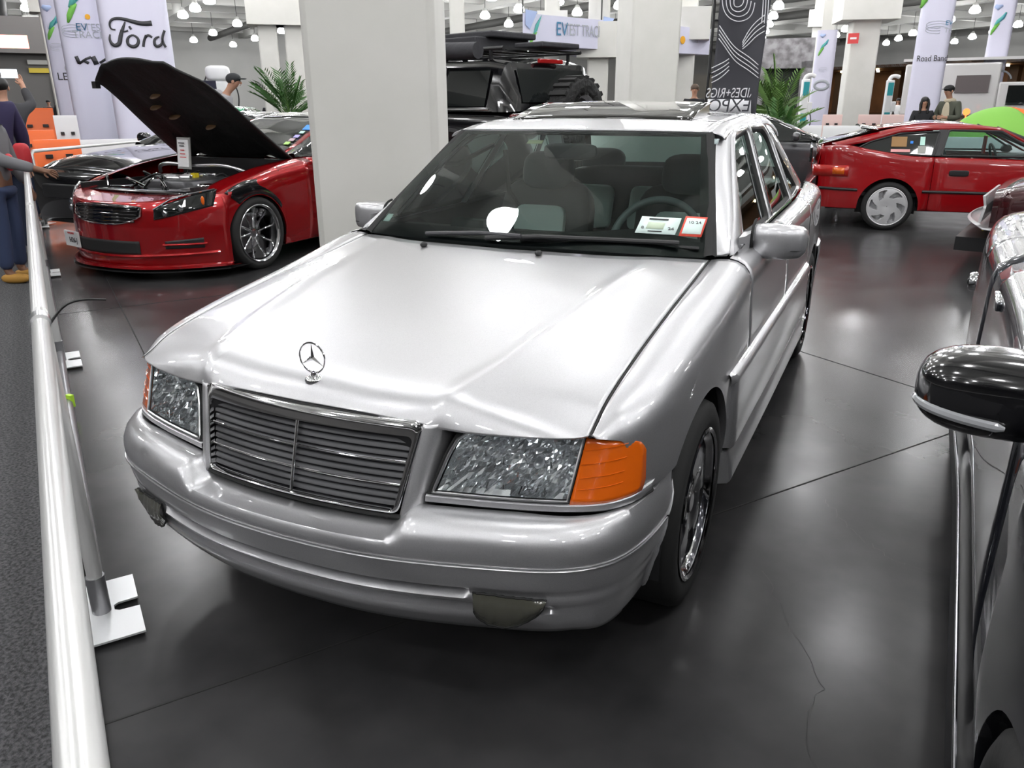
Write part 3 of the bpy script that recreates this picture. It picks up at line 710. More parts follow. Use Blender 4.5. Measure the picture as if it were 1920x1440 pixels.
both(door_card, 'door_card', mat('door_card',(.015,.015,.016),.7))
MB().box((0,2.3,.36),(1.44,2.0,.03)).build('cabin_floor', BLACK, sedan)
for s in (1,-1): MB().tube([(s*.60,2.46,1.20),(s*.55,2.40,1.0),(s*.30,2.34,.72)],.012,6).build('seat_belt', LEATHER, sedan)

# ---- wheels
TYRE = mat('tyre', (.014,.014,.014), .8, bump=(40,.2,.004)); DARKRIM = paint('dark_rim', (.030,.030,.033), metal=.6, rough=.3)
def tyre_prof(R, w, r):       # (radius, lateral), outer face towards +
    return [(r,-w/2+.01),(r+.02,-w/2),(R-.03,-w/2),(R-.008,-w/2+.012),(R,-w/2+.035),(R,w/2-.035),(R-.008,w/2-.012),(R-.03,w/2-.001),(r+.03,w/2+.001),(r+.012,w/2-.004),(r,w/2-.012)]
def wheel(parent, c, side, R=.31, w=.22, r=.222, style='mono', rimm=None, lip=None, depth=.03, name='wheel'):
    wh = bpy.data.objects.new(name, None); COL.objects.link(wh); wh.parent = parent; wh.location = c; wh.rotation_euler = (0,0,0 if side > 0 else pi)
    MB().lathe(tyre_prof(R,w,r), axis='x', n=56).build('tyre', TYRE, wh, angle=50)
    MB().lathe([(r-.012,-w/2+.02),(r-.004,-w/2),(r-.02,w/2-.03-depth*.3),(r-.012,w/2-.018),(r+.004,w/2-.006),(r+.007,w/2-.001),(r+.001,w/2+.002),(r-.008,w/2-.003)][2:], axis='x', n=56).build('rim_lip', lip or CHROME, wh)
    MB().lathe([(r-.02,w/2-.03),(r-.03,-w/2+.01),(.06,-w/2+.02),(.0,-w/2+.02)], axis='x', n=40).build('rim_barrel', BLACK if style != 'split' else CHROME, wh)
    rm = rimm or DARKRIM; f = w/2-depth
    if style == 'mono':       # dished disc with five large rounded openings
        rows = []
        for i,q in enumerate(np.linspace(.10,1,18)):
            rr = (r-.008)*q; row = []
            for a in np.linspace(0,2*pi,100,endpoint=False):
                h = f+.016*sin(min(1,q)*pi*.9)-.035*(q>.999)
                lob = cos(5*a); open_ = sstep(.15,.75,-lob)*sstep(.42,.55,q)*sstep(.97,.86,q)
                row.append((h-.055*open_,rr*cos(a+.3),rr*sin(a+.3)))
            rows.append(row)
        MB().grid(np.array(rows), cv=True, out=(-1,0,0)).build('rim_face', rm, wh)
        MB().lathe([(.0,f+.012),(.028,f+.012),(.034,f+.006),(.036,f-.01)], axis='x', n=24).build('hub_cap', rm, wh)
    elif style in ('multi','split'):     # thin twin spokes
        n = 5
        for k in range(n*2):
            base = 2*pi*(k//2)/n; d = (-1 if k%2 else 1); a0 = base+d*.16; a1 = base+d*.24
            if style == 'split': a0 = 2*pi*k/(2*n)+.05; a1 = a0+.10
            p0 = np.array([f-.005,.045*cos(a0),.045*sin(a0)]); p2 = np.array([f+.004,(r-.012)*cos(a1),(r-.012)*sin(a1)]); p1 = (p0+p2)/2+(-.012,0,0)
            MB().tube([p0,p1*.6+p0*.4,p1,p2*.5+p1*.5,p2],[.014,.011,.009,.010,.013],8).build('spoke', rm, wh)
        MB().lathe([(.0,f+.004),(.03,f+.004),(.05,f-.002),(.055,f-.03)], axis='x', n=24).build('hub', rm, wh)
        MB().lathe([(.0,-.02),(.15,-.02),(.15,-.035)], axis='x', n=40).build('brake_disc', mat('brake_steel',(.25,.25,.26),.35,1), wh)
    elif style == 'swirl':    # flat cover with six curved slots
        rows = []
        for q in np.linspace(.02,1,26):
            rr = (r-.006)*q; row = []
            for a in np.linspace(0,2*pi,120,endpoint=False):
                lob = cos(6*(a+1.0*(q-.7))); op = sstep(.30,.5,lob)*sstep(.50,.54,q)*sstep(.91,.87,q)
                row.append((f+.012-.03*(q-.45)**2-.09*op,rr*cos(a),rr*sin(a)))
            rows.append(row)
        MB().grid(np.array(rows), cv=True, out=(-1,0,0)).build('rim_face', rm, wh, angle=30)
    return wh
for s in (1,-1):
    wheel(sedan, (s*.735,FWY,.31), s, w=.222, depth=.035); wheel(sedan, (s*.735,RWY,.31), s, w=.235, depth=.06, rimm=DARKRIM)

both(lambda: MB().tube([(x,1.632+(.03 if x>.95 else 0)*(x-.95)/.02-.006+.012*abs(x-.88)/.09,.928) for x in (.80,.84,.88,.92,.95,.966)], .0018, 6), 'mirror_seam', RUBBER)
# ================================================================== THE HALL (axes a and b of the building)
A_ = np.array([.8309,-.5565,0]); B_ = np.array([.5565,.8309,0]); ARZ = math.atan2(A_[1],A_[0])
def ab(a,b,z=0): return A_*a+B_*b+np.array([0,0,z])
AM = np.array([[A_[0],B_[0],0],[A_[1],B_[1],0],[0,0,1.]])
WA0, WA1, WB0, WB1 = -86, 30, -30, 84
FLOOR = mat('polished_concrete', (.027,.027,.028), .30, noise=(2.3,(.048,.047,.048)), spec=.20)
nt = FLOOR.node_tree; bs = nt.nodes['Principled BSDF']; tc = nt.nodes['Texture Coordinate']
n2 = nt.nodes.new('ShaderNodeTexNoise'); n2.inputs['Scale'].default_value = 3.2; n2.inputs['Detail'].default_value = 8; nt.links.new(tc.outputs['Object'], n2.inputs['Vector'])
mr = nt.nodes.new('ShaderNodeMapRange'); mr.inputs[3].default_value = .17; mr.inputs[4].default_value = .30; nt.links.new(n2.outputs['Fac'], mr.inputs[0]); nt.links.new(mr.outputs[0], bs.inputs['Roughness'])
n3 = nt.nodes.new('ShaderNodeTexNoise'); n3.inputs['Scale'].default_value = 14; n3.inputs['Detail'].default_value = 5; nt.links.new(tc.outputs['Object'], n3.inputs['Vector'])
bp = nt.nodes.new('ShaderNodeBump'); bp.inputs['Strength'].default_value = .06; bp.inputs['Distance'].default_value = .004; nt.links.new(n3.outputs['Fac'], bp.inputs['Height']); nt.links.new(bp.outputs[0], bs.inputs['Normal'])
def slab(name, a0,a1,b0,b1,z0,z1, m, st=True, parent=None):
    v = [ab(a,b,z) for a in (a0,a1) for b in (b0,b1) for z in (z0,z1)]
    o = MB().add(v, [(0,1,3,2),(4,6,7,5),(0,4,5,1),(2,3,7,6),(0,2,6,4),(1,5,7,3)]).build(name, m, parent, smooth=False)
    return struct(o) if st else o
slab('floor', WA0-1,WA1+1,WB0-1,WB1+14,-.3,0,FLOOR)
# joints sawn into the floor
JM = mat('joint_filler', (.012,.012,.012), .8)
for j,(p,d,l0,l1) in enumerate([((.86,3.55,0),A_,-9,9),((1.55,2.44,0),B_,-5.2,7.5),((-3.81,2.55,0),A_,-14,4),((-4.0,2.45,0),B_,-2.2,9),((5.2,2.5,0),B_,-6,9)]):
    p = np.array(p); n = np.cross((0,0,1),d)*.0035; q = [p+d*l0-n,p+d*l1-n,p+d*l1+n,p+d*l0+n]
    struct(MB().poly([(a[0],a[1],.0002) for a in q], .0008, (0,0,1)).build('trim_%d'%(j+1), JM, smooth=False))
def crack(pts, w=.0008):
    P = curve([(*g_,0) for g_ in pts], 30, 'l'); r = random.Random(len(pts)); P[1:-1,:2] += np.array([[r.uniform(-.012,.012),r.uniform(-.012,.012)] for _ in range(28)])
    rows = [[(p[0]-w,p[1],.0004),(p[0]+w,p[1]+w*.5,.0004)] for p in P]
    return MB().grid(np.array(rows)).build('trim_%d'%(len([o for o in COL.objects if o.name.startswith('trim_')])+1), JM, smooth=False)
for pts in ([(1.16,1.62),(1.25,1.43),(1.38,1.28),(1.52,1.24)],[(1.02,1.02),(1.12,.80),(1.25,.55),(1.22,.35),(1.35,.1)],[(-1.9,.9),(-1.7,1.0),(-1.5,.9)]): struct(crack(pts))
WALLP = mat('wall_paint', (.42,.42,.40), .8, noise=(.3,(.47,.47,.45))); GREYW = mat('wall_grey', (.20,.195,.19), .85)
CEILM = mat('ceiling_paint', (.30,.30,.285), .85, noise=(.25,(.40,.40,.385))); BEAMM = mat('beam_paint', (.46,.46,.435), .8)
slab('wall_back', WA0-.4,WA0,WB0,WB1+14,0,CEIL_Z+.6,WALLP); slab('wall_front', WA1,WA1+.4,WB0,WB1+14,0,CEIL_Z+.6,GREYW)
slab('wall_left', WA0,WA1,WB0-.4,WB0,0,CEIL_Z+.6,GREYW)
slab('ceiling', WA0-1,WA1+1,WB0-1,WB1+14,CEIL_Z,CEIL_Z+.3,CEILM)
# deck ribs of the ceiling
for k in range(24):
    a = WA0+2+k*4.6; slab('trim_%d'%(20+k), a-.25,a+.25,WB0,WB1,CEIL_Z-.62,CEIL_Z,BEAMM)
for k in range(13):
    b = WB0+4+k*9.2; slab('trim_%d'%(50+k), WA0,WA1,b-.4,b+.4,CEIL_Z-.95,CEIL_Z-.02,BEAMM)
DUCT = mat('duct_dark', (.07,.07,.065), .7)
for k in (0,1,2,4,6,7,8):
    b = WB0+12.9+k*8.4
    o = MB().tube([ab(WA0+2,b,CEIL_Z-1.15),ab(WA1-2,b,CEIL_Z-1.15)], .28, 12).build('air_duct', DUCT); tag(o, 'dark round air duct hung under the hall ceiling', 'duct', 'ceiling ducts')
# far right side: header band, then a brown lobby behind it
slab('wall_right', WA0,WA1,WB1,WB1+.5,5.0,CEIL_Z,WALLP)
BROWN = mat('lobby_wood', (.30,.13,.05), .5, noise=(.35,(.16,.07,.03))); BROWND = mat('lobby_dark', (.10,.055,.03), .6)
slab('wall_lobby', WA0,WA1,WB1+13,WB1+13.4,0,9,BROWN); slab('ceiling_lobby', WA0,WA1,WB1,WB1+13,5.0,5.3,BROWN)
for k in range(24):
    a = WA0+3+k*4.7; slab('trim_%d'%(70+k), a-.5,a+.5,WB1+9+(k%3),WB1+9.8+(k%3),0,5.0,BROWND if k%3 else BROWN)
# ---- pendant lamps
def emis(name, col, e):
    m = bpy.data.materials.new(name); m.use_nodes = True; nt = m.node_tree; nt.nodes.remove(nt.nodes['Principled BSDF'])
    em = nt.nodes.new('ShaderNodeEmission'); em.inputs[0].default_value = (*col,1); em.inputs[1].default_value = e; nt.links.new(em.outputs[0], nt.nodes['Material Output'].inputs[0]); return m
LENS = emis('lamp_glass', (.985,.985,1.0), LAMP_E)
lamp0 = thing('pendant_lamp', 'white glowing bell shaped pendant lamp hanging under the hall ceiling', 'lamp', (0,0,LAMP_Z), 0, 'bell pendant lamps of the hall')
MB().lathe([(.0,.02),(.20,.0),(.30,.06),(.32,.14),(.27,.30),(.16,.42)][::-1], n=20).build('lamp_shade', LENS, lamp0)
MB().lathe([(.17,.42),(.16,.52),(.10,.62),(.0,.64)], n=16).build('lamp_cap', BEAMM, lamp0); MB().tube([(0,0,.62),(0,0,CEIL_Z-LAMP_Z-.3)], .02, 6).build('lamp_stem', DUCT, lamp0)
first = True; nl = 0
for i in range(-21,8):
    for j in range(-7,20):
        p = ab(i*4.2+3.9, j*4.2+.9, LAMP_Z)
        if not (WA0+2 < i*4.2+3.9 < WA1-2 and j*4.2+.9 < WB1-2): continue
        d = p[:2]-O3[:2]; D = np.hypot(*d); fw = (d@Fv[:2])/(D*np.hypot(*Fv[:2]))
        ok = (D < 17.5 and fw > -.35) or D < 12.5 or (fw > cos(radians(35)) and 17.5 <= D < 92 and (D < 60 or (i+j)%2 == 0))
        if not ok or np.hypot(*(p[:2]-at(1110,60,24)[:2])) < 3.2: continue
        nl += 1
        if first: lamp0.location = tuple(p); first = False
        else: dup(lamp0, p)
# small warm downlights in the lobby
DL = emis('downlight_glow', (1,.80,.45), 25)
dl0 = None
for k in range(26):
    p = ab(WA0+4+k*3.4, WB1+2.5+(k%3)*2.4, 4.85); b = MB().lathe([(.0,-.06),(.13,-.06),(.16,.0),(.16,.14)], n=12)
    if dl0 is None: dl0 = tag(b.build('downlight', DL, loc=p), 'small warm round downlight in the ceiling of the brown lobby', 'light', 'lobby downlights')
    else: c_ = dl0.copy(); COL.objects.link(c_); c_.location = tuple(p)

# ---- columns
COLP = mat('column_paint', (.66,.655,.61), .7, noise=(2.0,(.70,.69,.65))); BAN = mat('banner_cloth', (.68,.67,.80), .75)
def column(name, label, c, w, rz, h=CEIL_Z, cap=True, m=COLP, d=None, capz=5.6):
    t = thing(name, label, 'column', (c[0],c[1],0), rz)
    b = MB().box((0,0,h/2),(w,d or w,h)); b.build('shaft', m, t, bevel=.05)
    if cap: MB().box((0,0,capz+.45),(w*2.0,(d or w)*2.0,.9)).build('capital', COLP, t)
    return t
vd = np.array([-1.85-CX, 3.22-CY]); vz = math.atan2(vd[1],vd[0])-pi/2
pc = at(722,300,5.85); 
column('concrete_column', 'large cream painted square column standing left behind the silver car', pc, .845, vz-radians(9), cap=False)
tag(MB().ell((0,0,0),(.006,.002,.004),8,6).build('wall_mark', DARKGREY, loc=at(703,280,5.36)), 'tiny dark scuff on the large cream column', 'mark') if False else None
def facing(p): return math.atan2(p[1]-CY,p[0]-CX)-pi/2
def colpx(x0,x1,D,label,name='concrete_column',cap=True,m=COLP,h=CEIL_Z,capz=5.6,tw=0):
    p = at((x0+x1)/2,150,D); q0 = at(x0,150,D); q1 = at(x1,150,D); w = np.linalg.norm(q1-q0)*.98
    return column(name,label,p,w,facing(p)+radians(tw),h,cap,m,capz=capz), w
colpx(1163,1258,17,'cream square column with a darker side rising behind the glass sunroof',cap=False,tw=20)
colpx(846,874,20,'narrow pale column directly right of the large cream column',cap=False)
colpx(1020,1048,24,'short pale column under the hanging sign, left one of two', cap=True, capz=2.9, h=5.5)
colpx(1100,1140,24,'short pale column under the hanging sign, right one of two', cap=True, capz=2.6, h=5.5)
colpx(1252,1300,27,'pale column between the cream column and the black flag banner',cap=True,capz=3.2)
colpx(492,528,30,'pale column left of the palm beside the far grey wall',cap=True,capz=3.9)
colpx(541,575,30,'pale column behind the palm, next to the large cream column',cap=True,capz=3.9)
c1,w1 = colpx(1580,1634,32,'grey green column with a red sign near its top',cap=True,capz=4.0,tw=12)
colpx(95,128,36,'pale column left of the leftmost white banner column',cap=True,capz=4.6)
colpx(1512,1530,52,'slim far pale column right of the grey stone screen',cap=True,capz=5.4)
RED = mat('sign_red', (.65,.05,.05), .5); WHITE = mat('sign_white', (.8,.8,.8), .5)
p = at(1600,72,31.0); sg = tag(MB().box((0,0,0),(.34,.03,.32)).build('hazard_sign', RED, loc=p), 'small square red sign high on the grey green column', 'sign'); sg.rotation_euler = (0,0,facing(p))
MB().box((0,-.02,0),(.2,.01,.06)).build('sign_stripe', WHITE, sg)
p = at(1568,200,32)

# ---- banner wrapped columns
GREEN = mat('print_green', (.18,.50,.08), .7); TEAL = mat('print_teal', (.10,.42,.38), .7); BLUE = mat('print_blue', (.06,.22,.38), .7); PALEB = mat('print_sky', (.42,.52,.78), .7); PGREY = mat('print_grey', (.40,.42,.46), .7); ORANGE = mat('print_orange', (.85,.42,.03), .7)
def ribbon(m, parent, name, pts, w, y=-.004):      # painted stroke on a banner face (x,z)
    b = MB(); P = np.array(pts,float); T = np.gradient(P,axis=0); T /= np.linalg.norm(T,axis=1)[:,None]+1e-9
    ww = w if hasattr(w,'__len__') else [w]*len(P)
    L = [[(P[i,0]-T[i,1]*ww[i],y,P[i,1]+T[i,0]*ww[i]),(P[i,0]+T[i,1]*ww[i],y,P[i,1]-T[i,0]*ww[i])] for i in range(len(P))]
    return b.grid(np.array(L)).build(name, m, parent, solid=.001)
def txt(parent, body, x, z, size, m, y=-.006, font_sx=1, shear=0, rot=0, name='lettering', bold=0):
    M = Matrix.Translation((x,y,z))@Matrix.Rotation(radians(90),4,'X')@Matrix.Rotation(rot,4,'Z')@Matrix(((1,shear,0,0),(0,1,0,0),(0,0,1,0),(0,0,0,1)))
    o = text(body, size, m, parent, M, name, .001, sx=font_sx)
    if bold: q = o.modifiers.new('solid','SOLIDIFY'); q.thickness = .002
    return o
def zpx(py,D,px=None): return at(px or PXM[0],py,D-WDT[0]/2)[2]
PXM=[160]; WDT=[1.2]
def xpx(px,p,D): return (np.dot(at(px,150,D)-p, np.array([cos(facing(p)),sin(facing(p)),0])))
def bannercol(px0,px1,D,label,zt,rz=0,z0=.35):
    p = at((px0+px1)/2,150,D); w = np.linalg.norm(at(px1,150,D)-at(px0,150,D))
    t = thing('banner_column', label, 'banner', (p[0],p[1],0), facing(p)+rz); PXM[0] = (px0+px1)/2; WDT[0] = w
    rows = []
    for z in np.linspace(z0,zt,8): rows.append([(w/2*math.copysign(abs(cos(a))**.35,cos(a)), w/2*math.copysign(abs(sin(a))**.35,sin(a)), z) for a in np.linspace(0,2*pi,48,endpoint=False)])
    MB().grid(np.array(rows), cv=True).build('banner', BAN, t)
    MB().box((0,0,CEIL_Z/2),(w*.62,w*.62,CEIL_Z)).build('shaft', COLP, t); return t, w, p
def art(t, w, z, s, y):                           # the green leaf motif of the banners
    f = lambda L: [(x*s,z+q*s) for x,q in L]
    ribbon(PALEB,t,'print',f([(-.48,.9),(-.3,.8),(-.1,.9)]),[.08*s,.14*s,.05*s],y)
    ribbon(GREEN,t,'print',f([(-.45,-.55),(-.38,-.35),(-.25,-.1),(-.12,.02)]),[.03*s,.08*s,.09*s,.03*s],y)
    ribbon(TEAL,t,'print',f([(-.35,-.1),(-.2,.12),(.0,.3),(.12,.55)]),[.03*s,.10*s,.10*s,.04*s],y)
    ribbon(BLUE,t,'print',f([(-.12,.1),(.02,.28),(.1,.5)]),[.01*s,.035*s,.02*s],y-.002)
def swirl(t, x, z, s, y, m=PGREY):
    for k in range(3): ribbon(m,t,'print',[(x+s*(cos(a)*.5-.1*k*0),z+s*(.16*sin(a)+.12*k-.15)) for a in np.linspace(.4,pi*1.6,20)],.010*s,y)
# EV TEST TRACK / KIA column
D = 20.0; t, w, p = bannercol(128,222,D,'tall white banner column reading KIA, left behind the raised hood',5.4,0); yk = -w/2-.012
art(t,w,zpx(20,D)+.1,.62,yk); swirl(t,xpx(155,p,D),zpx(58,D),.42,yk)
txt(t,'EV',xpx(172,p,D)-.02,zpx(52,D),.20,BLUE,yk,bold=1); txt(t,'TEST',xpx(190,p,D)+.05,zpx(52,D),.19,PGREY,yk); txt(t,'TRACK',xpx(182,p,D),zpx(66,D),.19,PGREY,yk)
MB().lathe([(0,0),(.05,0),(.05,.005),(0,.005)], (xpx(184,p,D),yk,zpx(32,D)), 'y', 20).build('print', ORANGE, t)
K = lambda pts,w_: ribbon(INK,t,'lettering',[(xpx(a,p,D),zpx(b,D)) for a,b in pts],w_,yk)
K([(151,106),(155,120)],.035); K([(154,120),(168,111),(178,107)],.022); K([(163,113),(172,119)],.03); K([(181,106),(186,121)],.05); K([(192,118),(205,110),(214,106)],.022); K([(209,107),(216,116)],.03)
# LEXUS column behind it
D = 23.5; t, w, p = bannercol(100,150,D,'white banner column with LEXUS lettering, leftmost of the banner columns',4.2,radians(0)); yk = -w/2-.012
art(t,w,zpx(52,D),.50,yk); swirl(t,xpx(118,p,D),zpx(88,D),.30,yk); txt(t,'EV',xpx(132,p,D),zpx(87,D),.12,BLUE,yk); txt(t,'TE',xpx(134,p,D),zpx(98,D),.12,PGREY,yk)
ribbon(PGREY,t,'emblem',[(xpx(141,p,D)+.17*cos(a),zpx(128,D)+.13*sin(a)) for a in np.linspace(0,2*pi,30)],.012,yk); ribbon(PGREY,t,'emblem',[(xpx(141,p,D)+.04,zpx(122,D)),(xpx(141,p,D)-.03,zpx(131,D)),(xpx(145,p,D),zpx(131,D))],.014,yk)
txt(t,'LEX',xpx(126,p,D),zpx(144,D),.24,INK,yk,font_sx=1.0)
# Ford column
D = 18.0; t, w, p = bannercol(206,332,D,'wide white banner column with the large script word Ford',5.2,0,.35); yk = -w/2-.012
F = lambda pts,w_: ribbon(INK,t,'lettering',[tuple(q) for q in curve([(xpx(a,p,D),zpx(b,D)) for a,b in pts],40)],w_,yk)
def taper(n,a,b): return [a+(b-a)*abs(sin(pi*i/(n-1))) for i in range(n)]
F([(233,57),(226,56),(224,47),(229,39),(240,36),(258,39),(280,44),(299,43)],list(np.linspace(.012,.045,40)))
F([(222,66),(220,76),(226,86),(234,84),(239,73),(246,55),(252,42)],taper(40,.012,.036)); F([(241,58),(248,60),(255,58)],.014); F([(258,50),(261,56)],.02)
F([(262,66),(253,72),(252,84),(260,88),(269,82),(270,72),(262,66)],taper(40,.015,.03)); F([(278,88),(281,76),(286,66)],.022); F([(282,74),(290,66),(296,70)],.02)
F([(309,68),(300,74),(301,86),(309,84),(314,72)],taper(40,.014,.026)); F([(320,56),(314,76),(318,88)],.022)
# right hand banner columns
for (x0,x1,D,zt,lab,x2) in ((1706,1768,24,5.2,'tall white banner column right of the people, with two small words',0),(1838,1880,30,4.4,'white banner column by the white truck with a round emblem',1),(1522,1560,34,3.9,'far white banner column with a grey emblem, beside the charger',2)):
    t, w, p = bannercol(x0,x1,D,lab,zt); yk = -w/2-.012; xc = (x0+x1)/2
    if x2 == 0:
        art(t,w,4.05,.85,yk); swirl(t,.05,3.15,.5,yk); txt(t,'EV',.30,3.22,.15,BLUE,yk); txt(t,'TE',.30,3.05,.15,PGREY,yk); txt(t,'Road Band',.05,2.42,.20,INK,yk,font_sx=.8)
    if x2 == 1:
        art(t,w,3.6,.55,yk); ribbon(PGREY,t,'emblem',[(.2+.33*cos(a),1.95+.33*sin(a)) for a in np.linspace(.3,2*pi-.3,30)],.025,yk); ribbon(PGREY,t,'emblem',[(-.2,1.93),(.5,1.93)],.03,yk)
    if x2 == 2:
        art(t,w,3.3,.5,yk); swirl(t,.0,2.55,.3,yk); ribbon(PGREY,t,'emblem',[(.15*cos(a)*1.6,2.0+.15*sin(a)) for a in np.linspace(0,2*pi,24)],.05,yk)
# hanging EV TEST TRACK sign
D = 22; t = thing('hanging_sign', 'white hanging box sign reading EV TEST TRACK above the black off-roader', 'sign', (0,0,0))
q0, q1, q2 = at(980,60,21.5), at(1128,30,23.5), at(1332,62,27)
def face(qa,qb,za0,za1,zb0,zb1,m,name,off=0):
    qa = np.array(qa); qb = np.array(qb); n = np.cross(qb-qa,(0,0,1.)); n /= np.linalg.norm(n)
    return MB().add([(qa[0],qa[1],za0),(qb[0],qb[1],zb0),(qb[0],qb[1],zb1),(qa[0],qa[1],za1)],[(0,1,2,3)]), n
QZ0, QZ1 = at(1000,84,21.5)[2], at(1000,24,21.5)[2]
bk = at(1110,40,29.5)
MB().add([(*q0[:2],QZ0),(*q1[:2],QZ0),(*q2[:2],QZ0),(*bk[:2],QZ0),(*q0[:2],QZ1),(*q1[:2],QZ1),(*q2[:2],QZ1),(*bk[:2],QZ1)],[(0,1,5,4),(1,2,6,5),(2,3,7,6),(3,0,4,7),(0,3,2,1),(4,5,6,7)]).build('sign_box', mat('sign_cloth',(.68,.68,.82),.7), t, smooth=False)
def onface(qa,qb,u,z,off=.03):
    d = (np.array(qb)-np.array(qa)); d[2]=0; L_ = np.linalg.norm(d); d /= L_; n = np.array([d[1],-d[0],0]); n = n if n@(O3-qa) > 0 else -n
    o = np.array(qa)+d*L_*u+n*off; return Matrix(((d[0],0,n[0],o[0]),(d[1],0,n[1],o[1]),(0,1,0,z),(0,0,0,1)))
text('EV',.46,BLUE,t,onface(q0,q1,.47,(QZ0+QZ1)/2+.05),sx=.85); text('TEST TRACK',.40,PGREY,t,onface(q0,q1,.76,(QZ0+QZ1)/2+.05),sx=.62)
for (qa,qb,u) in ((q0,q1,.04),(q1,q2,.02)):
    M = onface(qa,qb,u,(QZ0+QZ1)/2); 
    for m,pl_ in ((GREEN,[(.0,-.45),(.12,-.38),(.35,-.05),(.22,-.08)]),(TEAL,[(.2,-.15),(.35,-.02),(.5,.35),(.3,.12)]),(PALEB,[(-.05,.1),(.1,.0),(.35,.42),(-.05,.45)])):
        MB().poly([tuple(M@Vector((x,y,0))) for x,y in pl_], .01, tuple(M.to_3x3()@Vector((0,0,1)))).build('print', m, t)
M = onface(q1,q2,.72,(QZ0+QZ1)/2); MB().poly([tuple(M@Vector((.11*cos(a),.11*sin(a),0))) for a in np.linspace(0,2*pi,18,endpoint=False)], .01, tuple(M.to_3x3()@Vector((0,0,1)))).build('print', ORANGE, t)
text('volta',.16,PGREY,t,onface(q1,q2,.84,(QZ0+QZ1)/2))
for q in (q0,q1,q2): MB().tube([(q[0],q[1],QZ1),(q[0],q[1],CEIL_Z)], .02, 6).build('hanger', DUCT, t)

# left far wall details
GREY2 = mat('soffit_grey', (.17,.16,.155), .8)
p = at(60,150,48); t = thing('dark_bay', 'dark grey recessed wall section with a roller door at the far left', 'wall section', (p[0],p[1],0), facing(p))
MB().box((-.5,0,1.9),(9,.5,3.8)).build('wall_panel', mat('bay_grey',(.13,.125,.12),.8), t); MB().box((-.5,-.4,4.6),(9,1.3,1.6)).build('soffit', GREY2, t)
MB().box((1.6,-.3,1.5),(1.6,.12,2.7)).build('roller_door', mat('roller_grey',(.22,.22,.215),.6), t); MB().box((1.2,-.34,3.05),(2.5,.12,.22)).build('door_stripe', mat('stripe_yellow',(.55,.42,.04),.6), t); MB().box((1.2,-.36,3.42),(2.5,.14,.20)).build('door_header', BEAMM, t)
p = at(22,78,30); t = thing('exit_sign', 'glowing red lit sign at the upper left edge', 'sign', p, facing(p)); MB().box((0,0,0),(.86,.12,.36)).build('sign_face', emis('exit_glow',(1,.25,.15),5.0), t)
txt(t,'EXIT',0,0,.26,emis('exit_letters',(1,.7,.5),9.0),-.065)
p = at(28,76,30); 
